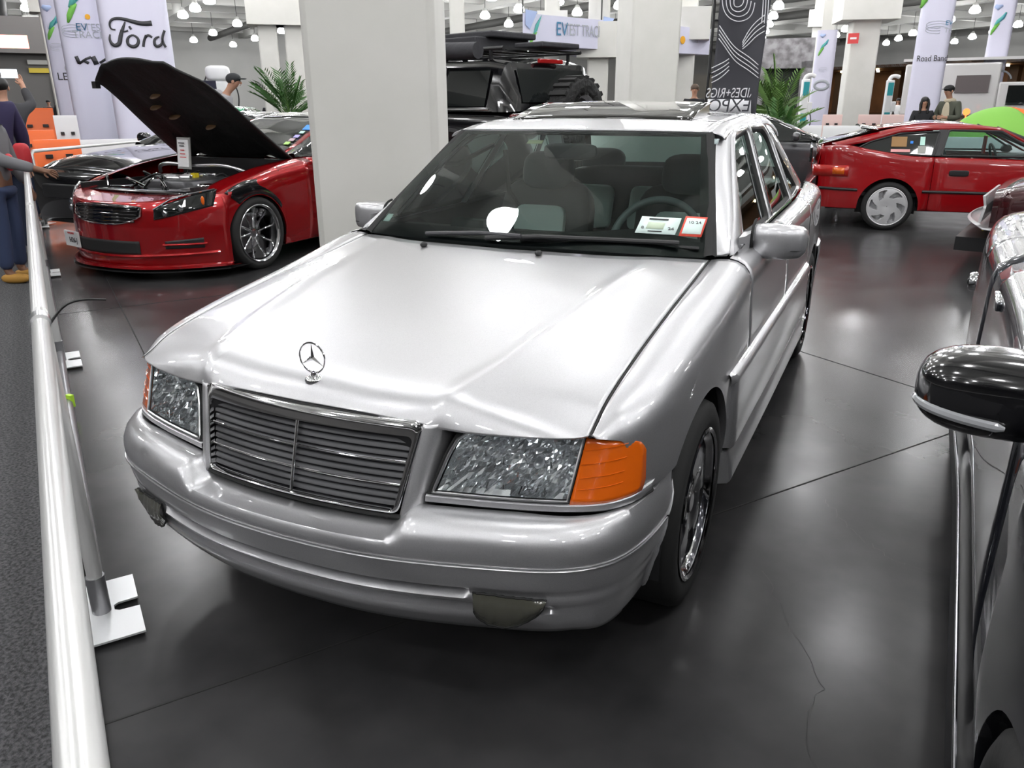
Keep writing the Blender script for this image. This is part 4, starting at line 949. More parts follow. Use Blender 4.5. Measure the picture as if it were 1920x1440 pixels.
# ================================================================== OTHER CARS (each in its own frame: nose at the origin, facing -y)
def place(t, x, y, rz): t.location = (x,y,0); t.rotation_euler = (0,0,rz)
class Car:
    def __init__(s, name, label, loc, rz, body, W, T, C, zb=.22, arches=(), R=.36, cat='car'):
        s.t = thing(name, label, cat, (loc[0],loc[1],0), rz); s.body = body; s.W = pch(W); s.T = pch(T); s.C = pch(C) if C else None; s.zb = zb; s.arches = arches; s.R = R
    def sec(s, y, n=40):
        tx, tz = s.T(y); w = float(s.W(y)); d = tz-s.zb
        return curve([(tx,tz),(tx+.5*(w-tx),tz-.012),(tx+.85*(w-tx),tz-.04),(w,tz-.04-.16*d),(w+.003,tz-.04-.45*d),(w-.004,tz-.04-.75*d),(w-.03,s.zb)], n)
    def bot(s, y):
        z = s.zb
        for yc in s.arches:
            if abs(y-yc) < s.R: z = max(z, .30+ s.R*sqrt(1-((y-yc)/s.R)**2)*1.0)
        return z
    def side(s, y0, y1, name, m=None, n=None, lip=True):
        ys = {y0,y1}; ys.update(np.linspace(y0,y1,max(3,int((y1-y0)/.12))))
        for yc in s.arches:
            for t in np.linspace(0,pi,30):
                v = yc+(s.R+.001)*cos(t)
                if y0 < v < y1: ys.add(v)
        ys = sorted(ys)
        for sg in (1,-1):
            rows = []
            for y in ys:
                S = cut_z(s.sec(y), s.bot(y), 20); r = [(x,y,z) for x,z in S]+[(S[-1,0]-.05,y,S[-1,1]+.004)]
                rows.append(r)
            b = MB().grid(np.array(rows), out=(.2,(y0+y1)/2,.5)); 
            if sg < 0: mirx(b)
            b.build(name, m or s.body, s.t, solid=.003)
    def deck(s, y0, y1, name, m=None, crown=.03, ny=14, front=None, solid=.003):
        rows = []
        for y in np.linspace(y0,y1,ny):
            tx, tz = s.T(y); zc_ = float(s.C(y)); rows.append([(tx*u,y,zc_+(tz-zc_)*abs(u)**2) for u in np.linspace(-1,1,21)])
        return MB().grid(np.array(rows), out=(0,(y0+y1)/2,0)).build(name, m or s.body, s.t, solid=solid)
    def wells(s, w=.6):
        for yc in s.arches:
            for sg in (1,-1): MB().grid(np.array([[(sg*x,yc+(s.R-.004)*cos(t),.30+(s.R-.004)*sin(t)) for t in np.linspace(-.1,pi+.1,18)] for x in (float(s.W(yc))-.03,w)])).build('wheel_well', BLACK, s.t); MB().box((sg*w,yc,.42),(.02,s.R*2,.5)).build('wheel_well_panel', BLACK, s.t)
    def under(s, y0, y1, w=.7, z=.3): MB().box((0,(y0+y1)/2,z),(w*2,y1-y0,.14)).build('underbody', BLACK, s.t, smooth=False)
    def cabin(s, prof, wb, wr, glassm, roofm, y_roof, pill=True, belt=None):
        # prof: pch table y -> roof height; sections from the centre to the belt
        P = pch(prof); y0, y1 = prof[0][0], prof[-1][0]; WB = pch(wb); WR = pch(wr); BZ = belt
        def S(y):
            zr = float(P(y)); zb_ = BZ(y); h = zr-zb_; w0 = float(WB(y)); w1 = float(WR(y)); w1 = w0+(w1-w0)*min(1,h/.35)
            return curve([(0,zr),(w1*.5,zr-.008),(w1*.86,zr-.028*min(1,h/.2)),(w1,zr-.075*min(1,h/.3)),(w0+(w1-w0)*.5,zb_+max(0,(h-.075))*.5),(w0,zb_)], 24)
        def strip(ya, yb, u0, u1, o, n=24):
            rows = []
            for y in np.linspace(ya,yb,n):
                Q = S(y); L = Q[int(u0*23):int(u1*23)+1]; rows.append([(x+o*(.3+.7*x/ .7),y,z+o*(1-.6*x/.7)) for x,z in L])
            return np.array(rows)
        s.S = S; s.strip = strip
        MB().grid(strip(y0,y1,0,1,0,60), out=(0,(y0+y1)/2,.9)).mirror().build('window_glass', glassm, s.t)
        MB().grid(strip(y_roof[0],y_roof[1],0,.62,.006), out=(0,sum(y_roof)/2,.9)).mirror().build('roof', roofm, s.t, solid=.004)
    def pillar(s, pts, w, m, name='pillar', o=.008):      # pts: (y, fraction down the section)
        for sg in (1,-1):
            rows = []
            for y,u in pts:
                r = []
                for dy in (-w/2,0,w/2):
                    Q = s.S(y+dy); k = u*23; i = int(min(22,k)); f = k-i; x, z = Q[i]*(1-f)+Q[i+1]*f; r.append((sg*(x+o),y+dy,z+o*.6))
                rows.append(r)
            MB().grid(np.array(rows)).build(name, m, s.t, solid=.006, off=0)

# ------------------------------------------------------------------ red coupe with its hood up
REDP = paint('candy_red', (.36,.001,.004), metal=.5, rough=.25)
rc = Car('red_coupe', 'red two-door coupe with its black hood propped open, parked left of the cream column', (-4.87,3.32), 0, REDP,
    [(.3,.86),(.5,.915),(.87,.945),(1.3,.925),(2.6,.91),(3.6,.94),(4.2,.90),(4.6,.80)],
    [(.42,.66,.70),(.6,.70,.775),(.9,.72,.845),(1.3,.735,.905),(1.7,.75,.935),(2.6,.77,.93),(3.6,.75,.93),(4.6,.66,.88)],
    [(.3,.70),(1.7,.98),(3.8,.98),(4.6,.93)], zb=.17, arches=(.87,3.72), R=.365)
rc.side(.50,1.72,'front_fender'); rc.side(1.726,3.05,'door'); rc.side(3.056,4.58,'rear_quarter'); rc.wells(); rc.under(.3,4.3,.75,.2)
rf = lambda x,z: .50*(abs(x)/.93)**2.6+.16*max(0,z-.46)+.30*max(0,z-.60)+.10*max(0,.32-z)*0
def rgrid(x0,x1,z0,z1,o,nx=14,nz=8,sg=None):
    f0 = z0 if callable(z0) else (lambda x:z0); f1 = z1 if callable(z1) else (lambda x:z1)
    return np.array([[(x,rf(x,f0(x)+(f1(x)-f0(x))*v)-o-(0),f0(x)+(f1(x)-f0(x))*v) for v in np.linspace(0,1,nz)] for x in np.linspace(x0,x1,nx)])
top_f = lambda x: .655+.045*(abs(x)/.93)**2+ .02*sstep(.4,.75,abs(x))
MB().grid(rgrid(-.935,.935,.10,top_f,0,60,20), out=(0,1,.4)).build('front_bumper', REDP, rc.t, solid=.004)
MB().grid(np.array([[(x,rf(x,top_f(x))+t*(.34-.12*(abs(x)/.7)**2),top_f(x)+.03*t+.0) for t in np.linspace(0,1,6)] for x in np.linspace(-.70,.70,30)]), out=(0,.5,0)).build('nose_panel', REDP, rc.t)
gm = rgrid(-.40,.40,lambda x:.475+.10*(abs(x)/.45)**3,lambda x:.635-.02*(x/.4)**2,.006,24,8)
g_ = MB().grid(gm, out=(0,1,.4)).build('grille', GLOSSBLACK, rc.t, solid=.01)
for k in range(5):
    z = .50+.028*k; xx = .385-.01*abs(k-3); MB().tube([(x,rf(x,z)-.022,z+.006*cos(x*4)) for x in np.linspace(-xx,xx,24)], .006, 8).build('grille_bar', GLOSSBLACK, g_)
MB().tube([(x,rf(x,.55)-.02,.473+.10*(abs(x)/.45)**3) for x in np.linspace(-.40,.40,24)]+[(x,rf(x,.63)-.02,.637-.02*(x/.4)**2) for x in np.linspace(.40,-.40,24)], .007, 8, closed=True).build('grille_frame', CHROME, g_)
for sg in (1,-1):
    hl = rgrid(.50,.86,lambda x:.515+.10*((x-.5)/.36)**1.2,lambda x:.60+.15*((x-.5)/.36)**.8*1.0,.008,14,8); 
    o1 = MB().grid(hl, out=(0,1,.5)); 
    if sg < 0: mirx(o1)
    h_ = o1.build('headlight', DARKGLASS, rc.t, solid=.008)
    for (xx,zz,r_) in ((.58,.565,.030),(.68,.605,.032)):
        MB().ell((sg*xx,rf(xx,zz)-.014,zz),(r_,.012,r_),14,8).build('lamp_lens', mat('lamp_chrome',(.6,.62,.65),.1,1), h_)
    MB().ell((sg*.80,rf(.80,.66)-.014,.66),(.018,.012,.04),12,8).build('amber_marker', AMBER, h_)
    MB().tube([(sg*x,rf(x,z)-.012,z) for x,z in [(.50,.60),(.6,.675),(.72,.72),(.85,.75)]], .007, 6).build('lamp_trim', mat('lamp_chrome',(.6,.62,.65),.1,1), h_)
    o1 = MB().grid(rgrid(.56,.80,.27,lambda x:.335+.02*(x-.56)/.24,.006,10,6), out=(0,1,.4)); 
    if sg < 0: mirx(o1)
    v_ = o1.build('side_vent', BLACK, rc.t, solid=.004); MB().tube([(sg*x,rf(x,.305)-.014,.305) for x in np.linspace(.55,.82,10)], .010, 8).build('vent_blade', REDP, v_)
    # black patch on the arch
    rows = []
    for t in np.linspace(radians(35),radians(125),20):
        y = .87+.385*cos(t); rows.append([(sg*(float(rc.W(y))+.006-.03*q*q),.87+(.375+.16*q*(1-.4*cos(t)))*cos(t)-.02*q,.30+(.372+.11*q)*sin(t)+.02*q) for q in np.linspace(0,1,7)])
    MB().grid(np.array(rows), out=(0,.87,.5)).build('arch_flare', GLOSSBLACK, rc.t, solid=.004)
b = MB().grid(rgrid(-.48,.36,.215,.335,.006,20,6), out=(0,1,.3)).build('lower_grille', mat('mesh_black',(.01,.01,.01),.6), rc.t, solid=.004)
lip = []
for x in np.linspace(-.95,.95,60): lip.append([(x,rf(x,.2)-.02,.135),(x,rf(x,.2)-.055,.125),(x,rf(x,.2)-.06,.105),(x,rf(x,.2)+.05,.10)])
MB().grid(np.array(lip), out=(0,1,.2)).build('front_lip', REDP, rc.t, solid=.003)
MB().grid(np.array([[(x,rf(x,.2)-.075,.088),(x,rf(x,.2)-.075,.078),(x,rf(x,.2)+.2,.078)] for x in np.linspace(-.95,.95,40)]), out=(0,1,.2)).build('splitter', BLACK, rc.t)
MB().tube([(x,rf(x,.21)-.012,.20+.03*abs(x)) for x in np.linspace(-.88,.88,40)], .014, 8).build('bumper_crease', REDP, rc.t)
pl = MB().box((-.52,rf(.52,.28)-.05,.30),(.26,.012,.135),Matrix.Rotation(radians(-12),3,'Z')).build('license_plate', WHITE, rc.t, smooth=False)
Mp = Matrix.Translation((-.52,rf(.52,.28)-.060,.30))@Matrix.Rotation(radians(-12),4,'Z')@Matrix.Rotation(radians(90),4,'X'); text('H26-J',.065,INK,pl,Mp@Matrix.Translation((.03,-.01,0))); text('NEW JERSEY',.022,mat('plate_red',(.6,.05,.05),.5),pl,Mp@Matrix.Translation((0,.05,0)))
# engine bay
bay = MB(); bay.box((0,1.0,.50),(1.36,1.2,.05)); bay.box((0,1.60,.72),(1.4,.04,.4)); bay.box((.69,1.0,.62),(.04,1.25,.28)); bay.box((-.69,1.0,.62),(.04,1.25,.28)); bay.build('engine_bay', BLACK, rc.t, smooth=False)
r_ = random.Random(5); eng = []
def ebox(n,c,d,m,e=.25): b = MB(); rbox(b,c,d,None,e); return b.build(n,m,rc.t)
e0 = ebox('engine_cover',(0,1.0,.70),(.62,.62,.16),mat('engine_grey',(.12,.12,.125),.35,.6)); 
for k in range(6): MB().tube([(-.10-.06*(k%3),.78+.08*k,.785),(.10+.05*(k%2),.80+.08*k,.79)], .018, 8).build('intake_runner', ALU, e0)
for k,(x,y,z,dx,dy,dz) in enumerate([(-.45,.62,.66,.28,.22,.14),(.46,.60,.66,.26,.2,.14),(-.50,1.15,.70,.22,.26,.16),(.52,1.2,.72,.2,.24,.14),(.38,.85,.68,.16,.18,.14),(-.3,.85,.70,.14,.2,.12)]):
    ebox('engine_part',(x,y,z),(dx,dy,dz),[GLOSSBLACK,ALU,DARKGREY,GLOSSBLACK,CHROME,ALU][k],.4)
for k in range(12):
    x, y = r_.uniform(-.55,.55), r_.uniform(.5,1.3); MB().tube(curve([(x,y,.72),(x+r_.uniform(-.2,.2),y+r_.uniform(-.1,.1),.80),(x+r_.uniform(-.3,.3),y+r_.uniform(-.2,.2),.70)],10), .012, 8).build('engine_hose', [BLACK,CHROME,GLOSSBLACK][k%3], rc.t)
MB().box((.10,.98,.80),(.05,.05,.04)).build('fluid_cap', mat('cap_yellow',(.7,.55,.02),.4), rc.t)
MB().tube(curve([(-.60,1.20,.80),(-.5,1.12,.86),(0,1.10,.88),(.5,1.12,.86),(.60,1.20,.80)],24), .018, 10).build('strut_bar', ALU, rc.t)
MB().grid(np.array([[(x,.36+.02*abs(x),.705),(x,.52,.725)] for x in np.linspace(-.62,.62,12)]), out=(0,.5,0)).build('radiator_cover', GLOSSBLACK, rc.t, solid=.004)
# hood (hinged up)
HD = []
for v in np.linspace(0,1,20):
    row = []; hw = .745-.125*v**1.1
    for u in np.linspace(-1,1,27):
        yy = 1.62-1.10*v+.10*v*(u*u)*v*1.6; zz = .93+.80*v+.07*v*(1-u*u)-.10*v**6*(u*u)-.02*(1-v)*u*u; row.append((u*hw-.05*v,yy,zz+.035*math.exp(-((abs(u)-.62)/.10)**2)*(1-v*.3)))
    HD.append(row)
HOODU = mat('hood_lining', (.006,.006,.006), .6, bump=(9,.5,.03))
hd = MB().grid(np.array(HD)).build('hood', HOODU, rc.t, solid=.02)
for (u,v,r1) in ((-.35,.62,.07),(-.12,.70,.06),(-.22,.50,.07),(.30,.42,.06)):
    q = np.array(HD)[int(v*19)][int((u+1)/2*26)]; MB().ell((q[0],q[1]-.004,q[2]-.018),(r1,.05,.012),14,6,R=Matrix.Rotation(radians(36),3,'X')).build('lining_cutout', mat('lining_brown',(.07,.035,.012),.6), hd)
MB().box((-.56,.60,1.60),(.05,.05,.06)).build('hood_latch', BLACK, hd)
rc.cabin([(1.66,.955),(1.9,1.06),(2.2,1.20),(2.5,1.30),(2.9,1.345),(3.3,1.33),(3.9,1.16),(4.25,1.0)],[(1.66,.74),(2.2,.79),(3.3,.79),(4.25,.66)],[(1.66,.62),(2.5,.58),(3.3,.56),(4.25,.50)],DARKGLASS,GLOSSBLACK,(2.50,3.35),belt=lambda y:.94)
for sg in (1,-1):
    P = [rc.S(y) for y in (1.70,1.9,2.1,2.3,2.5,2.7)]; fr = [.66,.66,.64,.62,.60,.58]
    rows = [[(sg*(Q[int(f*23)][0]+.006),y-.0,Q[int(f*23)][1]+.012),(sg*(Q[int(f*23)+1][0]+.016),y+.01,Q[int(f*23)+1][1]+.004),(sg*(Q[int(f*23)+3][0]+.01),y+.04,Q[int(f*23)+3][1])] for Q,f,y in zip(P,fr,(1.70,1.9,2.1,2.3,2.5,2.7))]
    MB().grid(np.array(rows), out=(0,2.2,.9)).build('a_pillar', REDP, rc.t, solid=.004)
for k,(v,m,sz) in enumerate(((.30,'plate_green',.05),(.38,'sticker_ring',.05),(.46,'sticker_violet',.05),(.55,'sticker_mint',.045),(.68,'sticker_cyan',.10))):
    y = 1.66+(2.5-1.66)*v; Q = rc.S(y); x, z = Q[13]; mm = {'plate_green':(.35,.65,.1),'sticker_ring':(.5,.35,.4),'sticker_violet':(.4,.35,.8),'sticker_mint':(.5,.8,.7),'sticker_cyan':(.02,.25,.85)}[m]
    MB().box((x-.02,y-.012,z+.008),(sz*1.3,sz,.003),Matrix.Rotation(radians(28),3,'X')).build('window_sticker', mat(m,mm,.4), rc.t)
CHR2 = mat('wheel_chrome', (.55,.55,.57), .12, 1)
for sg in (1,-1):
    wheel(rc.t,(sg*.815,.87,.325),sg,R=.325,w=.25,r=.252,style='split',rimm=CHR2,lip=CHR2,depth=.085); wheel(rc.t,(sg*.815,3.72,.325),sg,R=.325,w=.26,r=.252,style='split',rimm=CHR2,lip=CHR2,depth=.10)
    MB().ell((sg*.98,1.95,1.0),(.11,.06,.065),16,10,sq=.8).build('side_mirror', REDP, rc.t)
rc.deck(4.2,4.58,'trunk_lid')
MB().grid(np.array([[(x,4.60-.20*(abs(x)/.9)**3,z) for z in (.2,.5,.88)] for x in np.linspace(-.86,.86,20)]), out=(0,3,.5)).build('rear_bumper', REDP, rc.t, solid=.003)
cardo = thing('show_card', 'white printed show card in a grey frame standing in the red coupe engine bay', 'sign', (-4.98,4.40,.86), radians(-8))
MB().box((0,0,.13),(.20,.012,.29),Matrix.Rotation(radians(-6),3,'X')).build('card_frame', mat('frame_grey',(.30,.30,.29),.5), cardo); MB().box((0,-.010,.13),(.165,.006,.25),Matrix.Rotation(radians(-6),3,'X')).build('card_sheet', WHITE, cardo)
for z,w_,m in ((.225,.09,INK),(.20,.07,INK),(.16,.06,RED),(.125,.08,RED),(.095,.10,RED),(.06,.05,RED)): MB().box((.0,-.016-.001,z),(w_,.002,.008),Matrix.Rotation(radians(-6),3,'X')).build('card_print', m, cardo)
MB().tube([(0,.05,.10),(0,.0,-.08)], .006, 6).build('card_stem', BLACK, cardo)

# ------------------------------------------------------------------ black coupe beyond it
def sedan_like(name, label, loc, rz, body, hood_z=.86, roof_z=1.36, L=4.6, w=.91, wheels=True, glassm=DARKGLASS, roofm=None, style='multi', cat='car'):
    c = Car(name, label, loc, rz, body, [(.0,w*.86),(.25,w*.95),(.6,w),(L-1,w),(L,w*.88)], [(.0,w*.62,hood_z-.16),(.35,w*.72,hood_z-.05),(1.35,w*.80,hood_z+.03),(2.5,w*.84,hood_z+.06),(L-.8,w*.80,hood_z+.08),(L,w*.70,hood_z+.02)],
        [(.0,hood_z-.14),(.35,hood_z-.01),(1.35,hood_z+.08),(L-.8,hood_z+.12),(L,hood_z+.04)], zb=.2, arches=(.88,L-1.0), R=.36)
    c.side(0,1.4,'front_fender'); c.side(1.406,L-1.6,'door'); c.side(L-1.594,L,'rear_quarter'); c.deck(0,1.45,'hood'); c.deck(L-.85,L,'trunk_lid'); c.wells(); c.under(.2,L-.2,w-.15,.26)
    hz = hood_z
    for (ys_,nm) in ((0,'front_bumper'),(L,'rear_bumper')):
        sg = -1 if ys_ == 0 else 1
        MB().grid(np.array([[(x,ys_+sg*(.14-.14*(abs(x)/(w*.87))**2.5)*sin(pi*min(1,(z-.1)/(hz-.2)))**.5,z) for z in np.linspace(.2,hz-.14,9)] for x in np.linspace(-w*.87,w*.87,24)]), out=(0,L/2,.5)).build(nm, body, c.t, solid=.004)
    c.cabin([(1.42,hz+.07),(1.9,hz+.29),(2.25,roof_z-.03),(2.7,roof_z),(3.1,roof_z-.01),(L-1.1,roof_z-.18),(L-.78,hz+.12)],[(1.42,w*.82),(2.5,w*.86),(L-.78,w*.76)],[(1.42,w*.66),(2.5,w*.64),(L-.78,w*.56)],glassm,roofm or body,(2.2,3.2),belt=lambda y:hz+.05)
    c.pillar([(1.50,.98),(1.75,.72),(2.0,.62),(2.25,.58)],.05,body,'a_pillar'); c.pillar([(2.62,.62),(2.66,.8),(2.70,.98)],.06,BLACK,'b_pillar'); c.pillar([(L-1.35,.62),(L-1.15,.8),(L-.95,.98)],.14,body,'c_pillar')
    if wheels:
        for sg in (1,-1):
            wheel(c.t,(sg*(w-.11),.88,.32),sg,R=.32,r=.23,style=style); wheel(c.t,(sg*(w-.11),L-1.0,.32),sg,R=.32,r=.23,style=style)
        for sg in (1,-1): MB().ell((sg*(w+.08),1.78,hz+.12),(.11,.06,.07),16,10,sq=.8).build('side_mirror', body, c.t)
    for sg in (1,-1):
        MB().ell((sg*w*.66,.06,hz-.22),(.15,.10,.06),16,8,sq=.8).build('headlight', mat('lamp_smoke',(.12,.12,.13),.08,.5,coat=1), c.t)
        MB().box((sg*w*.62,L+.02,hz-.10),(.34,.10,.12)).build('tail_light', MATS['tail_red'], c.t, bevel=.02)
    MB().box((0,-.11,hz-.36),(.9,.06,.16)).build('grille', BLACK, c.t, bevel=.02)
    return c
blackc = sedan_like('black_coupe', 'black coupe parked beyond the red coupe, its hood and left headlight showing', (-6.86,4.62), 0, GLOSSBLACK, hood_z=.90, roof_z=1.34, L=4.0)
sedan_like('green_coupe', 'bright green car whose roof shows beyond the black windshield of the red coupe', (-9.4,13.2), radians(120), paint('green_paint',(.01,.26,.10),metal=.2,rough=.3), hood_z=.92, roof_z=1.40)

# ------------------------------------------------------------------ black off-roader
SB = GLOSSBLACK
sp = at(953,193,10.3); sv_ang = radians(163); hdg = np.array([cos(sv_ang),sin(sv_ang),0]); left = np.array([-hdg[1],hdg[0],0])
Ls = 4.7; SVS = 1.12; nose = np.array([sp[0],sp[1],0])+hdg*Ls*SVS-left*.95*SVS          # rear-left corner sits at sp
su = thing('black_off_roader', 'black off-road wagon with roof rack and rear spare wheel, behind the silver car', 'car', (nose[0],nose[1],0), sv_ang+pi/2); su.scale = (SVS,)*3
wv = .95
def sbody():
    rows = []
    for y,zt,xw in [(0,1.05,.80),(.08,1.12,.90),(.5,1.16,.94),(1.3,1.20,.95),(2.5,1.20,.95),(4.5,1.18,.95),(4.66,1.17,.93),(4.7,1.15,.88)]:
        rows.append([(0,y,zt),(xw*.8,y,zt),(xw*.96,y,zt-.03),(xw,y,zt-.12),(xw,y,.8),(xw-.01,y,.62),(xw-.05,y,.55)])
    return MB().grid(np.array([curve(r,24) for r in rows]), out=(0,2.3,.8)).mirror()
sbody().build('body', SB, su, solid=.004)
MB().box((0,0.02,.85),(1.5,.1,.5)).build('front_grille', BLACK, su, bevel=.03); MB().box((0,4.66,.88),(1.74,.10,.58)).build('tailgate', SB, su, bevel=.03)
rows = []
for y,zr,xr in [(1.35,1.20,.86),(1.9,1.62,.76),(2.15,1.76,.74),(3.0,1.80,.74),(4.2,1.78,.74),(4.45,1.72,.75),(4.62,1.35,.82),(4.67,1.18,.86)]:
    rows.append(curve([(0,y,zr),(xr*.7,y,zr-.01),(xr*.95,y,zr-.035),(xr+.01,y,zr-.09),((xr+.93)/2,y,(zr-.05+1.18)/2),(.93,y,1.18)] if zr > 1.3 else [(0,y,zr+.01),(xr*.7,y,zr+.008),(xr*.95,y,zr+.006),(xr+.01,y,zr+.004),((xr+.93)/2,y,zr+.002),(.93,y,1.18)],20))
MB().grid(np.array(rows), out=(0,3,1.3)).mirror().build('cabin_shell', SB, su)
for sg in (1,-1):
    for (ya,yb) in ((1.95,2.72),(2.80,3.50),(3.60,4.30)):
        fx = lambda y,z: sg*(.935-(z-1.18)*.30)
        MB().poly([(fx(y,z)+sg*.004,y,z) for y,z in [(ya+(.25 if ya<2 else 0),1.24),(yb,1.24),(yb,1.64),(ya+(.45 if ya<2 else 0.02),1.64)]], .004, (sg,0,0)).build('side_window', DARKGLASS, su, smooth=False)
    for y in (2.76,3.55): MB().tube([(sg*.93,y,1.22),(sg*.79,y,1.68)], .012, 6).build('window_post', mat('post_grey',(.10,.10,.10),.3), su)
    MB().tube([(sg*.955,1.4,1.205),(sg*.955,4.4,1.205)], .012, 6).build('belt_trim', CHROME, su)
    for yc in (.95,3.75):
        MB().lathe([(.44,-.12),(.50,-.12),(.50,.03),(.46,.04)], (sg*.93,yc,.50), 'x', 32).build('wheel_flare', BLACK, su)
        wheel(su,(sg*.85,yc,.42),sg,R=.42,w=.27,r=.235,style='multi')
MB().poly([(-.66,4.655,1.28),(.66,4.655,1.28),(.60,4.50,1.64),(-.60,4.50,1.64)], .006, (0,1,.3)).build('rear_window', DARKGLASS, su, smooth=False)
MB().box((.0,4.50,1.735),(.42,.05,.05)).build('brake_light', MATS['tail_red'], su, bevel=.01)
for sg in (1,-1): MB().box((sg*.84,4.70,1.0),(.14,.06,.32)).build('tail_light', mat('tail_smoke',(.10,.01,.01),.1,0,coat=1), su, bevel=.02)
sw_ = bpy.data.objects.new('spare_wheel', None); COL.objects.link(sw_); sw_.parent = su; sw_.location = (.0,4.90,1.16)
MB().lathe(tyre_prof(.385,.26,.225), axis='y', n=48).build('tyre', mat('mud_tyre',(.012,.012,.012),.7,bump=(14,1,.04)), sw_)
MB().lathe([(.23,.13),(.20,.135),(.165,.11),(.15,.06)], axis='y', n=40).build('rim_ring', CHROME, sw_); MB().lathe([(.15,.06),(.08,.09),(.0,.09)], axis='y', n=30).build('rim_face', BLACK, sw_)
for k in range(22):
    a = 2*pi*k/22; MB().box((.385*cos(a),0,.385*sin(a)),(.055,.24,.05),Matrix.Rotation(-a,3,'Y')).build('tread_block', RUBBER, sw_)
MB().box((.0,4.76,1.16),(.14,.16,.14)).build('wheel_carrier', BLACK, su)
rk = MB(); 
for sg in (1,-1): rk.tube([(sg*.70,1.9,1.86),(sg*.70,4.4,1.86)], .022, 8)
for y in np.linspace(2.0,4.35,8): rk.bar((-.70,y,1.86),(.70,y,1.86),.08,.02)
for y in (2.1,3.2,4.2): 
    for sg in (1,-1): rk.bar((sg*.70,y,1.86),(sg*.70,y,1.74),.03,.03,(0,1,0))
rk.build('roof_rack', BLACK, su)
FAB = mat('black_canvas', (.035,.035,.04), .75, bump=(6,.6,.03))
aw = tag(MB().tube([tuple(nose+hdg*(-2.6)+left*1.06+(0,0,2.07)),tuple(nose+hdg*(-3.6)+left*1.06+(0,0,2.08)),tuple(nose+hdg*(-4.75)+left*1.06+(0,0,2.05))], [.10,.11,.10], 14).build('rolled_awning', FAB), 'grey black rolled awning along the near side of the roof rack', 'awning')
def wpt(x,y,z): return nose-hdg*y+ left*x*1.0*-1+np.array([0,0,z])
R_sv = Matrix.Rotation(sv_ang+pi/2,3,'Z')
for k,(x,y,z,dx,dy,dz,nm,lb) in enumerate([(.15,3.3,1.94,.95,1.15,.13,'roof_case','flat black ribbed case lying on the roof rack of the off-roader'),(.05,3.5,2.035,.80,.95,.07,'roof_board','thin black board stacked on top of the flat case on the roof rack'),(-.2,4.28,1.91,.7,.45,.06,'rack_tray','low black tray at the rear end of the roof rack')]):
    p = Vector(nose)+R_sv@Vector((x,y,z+.01))*SVS; o = MB().box((0,0,0),(dx*SVS,dy*SVS,dz*SVS)).build(nm, FAB, loc=tuple(p), bevel=.02); o.rotation_euler = (0,0,sv_ang+pi/2); tag(o, lb, 'case')
    if k == 0:
        for q in (.12,.30): MB().box((-dx*SVS/2-.004,q+.1,.0),(.012,.03,dz*.9)).build('strap_buckle', ALU, o)

# ------------------------------------------------------------------ red hatchback on the right
CR = paint('bright_red', (.30,.0,.003), metal=.0, rough=.3)
a5 = radians(6); cdir = np.array([cos(a5),sin(a5),0]); rw = np.array([1.14,8.95,0])-np.cross((0,0,1),cdir)*0; lft = np.array([-sin(a5),cos(a5),0])
cn = rw+cdir*3.04+lft*.82
hc = thing('red_hatchback', 'bright red low two-door hatchback with silver slotted wheels, parked sideways at the right', 'car', (cn[0],cn[1],0), a5+pi/2)
CW = pch([(0,.72),(.15,.79),(.5,.825),(2.2,.83),(3.2,.825),(3.6,.80),(3.84,.72)])
CT = pch([(0,.60,.60),(.4,.70,.68),(1.2,.74,.80),(2.0,.755,.825),(2.8,.76,.84),(3.25,.75,.90),(3.6,.735,.955),(3.84,.70,.93)])
hcar = Car.__new__(Car); hcar.t = hc; hcar.body = CR; hcar.W = CW; hcar.T = CT; hcar.C = pch([(0,.62),(.5,.76),(1.3,.88),(2,.9),(3.84,.97)]); hcar.zb = .24; hcar.arches = (.74,3.04); hcar.R = .325
hcar.sec = lambda y,n=40: curve([(CT(y)[0],CT(y)[1]),(CT(y)[0]+.6*(CW(y)-CT(y)[0]),CT(y)[1]-.015),(CW(y)-.008,CT(y)[1]-.08),(CW(y),.62),(CW(y)+.004,.47),(CW(y)-.004,.36),(CW(y)-.03,.24)],n)
hcar.bot = lambda y: max([.24]+[.27+.325*sqrt(1-((y-yc)/.325)**2) for yc in (.74,3.04) if abs(y-yc) < .325])
hcar.side(.02,1.30,'front_fender'); hcar.side(1.305,2.62,'door'); hcar.side(2.625,3.82,'rear_quarter'); hcar.wells(.55); hcar.under(.2,3.7,.6,.28); hcar.deck(0,1.25,'hood')
for sg in (1,-1):
    MB().tube([(sg*(float(CW(y))+.006),y,.455) for y in np.linspace(.12,.40,5)]+[], .014, 8).build('rub_strip', BLACK, hc)
    MB().tube([(sg*(float(CW(y))+.008),y,.455) for y in np.linspace(1.08,2.70,12)], .016, 8).build('rub_strip', BLACK, hc)
    MB().tube([(sg*(float(CW(y))+.008),y,.455+.02*(y-3.4)) for y in np.linspace(3.38,3.80,6)], .016, 8).build('rub_strip', BLACK, hc)
    h_ = MB(); rbox(h_,(sg*.835,2.36,.665),(.02,.20,.065),None,.4); h_.build('door_handle', BLACK, hc)
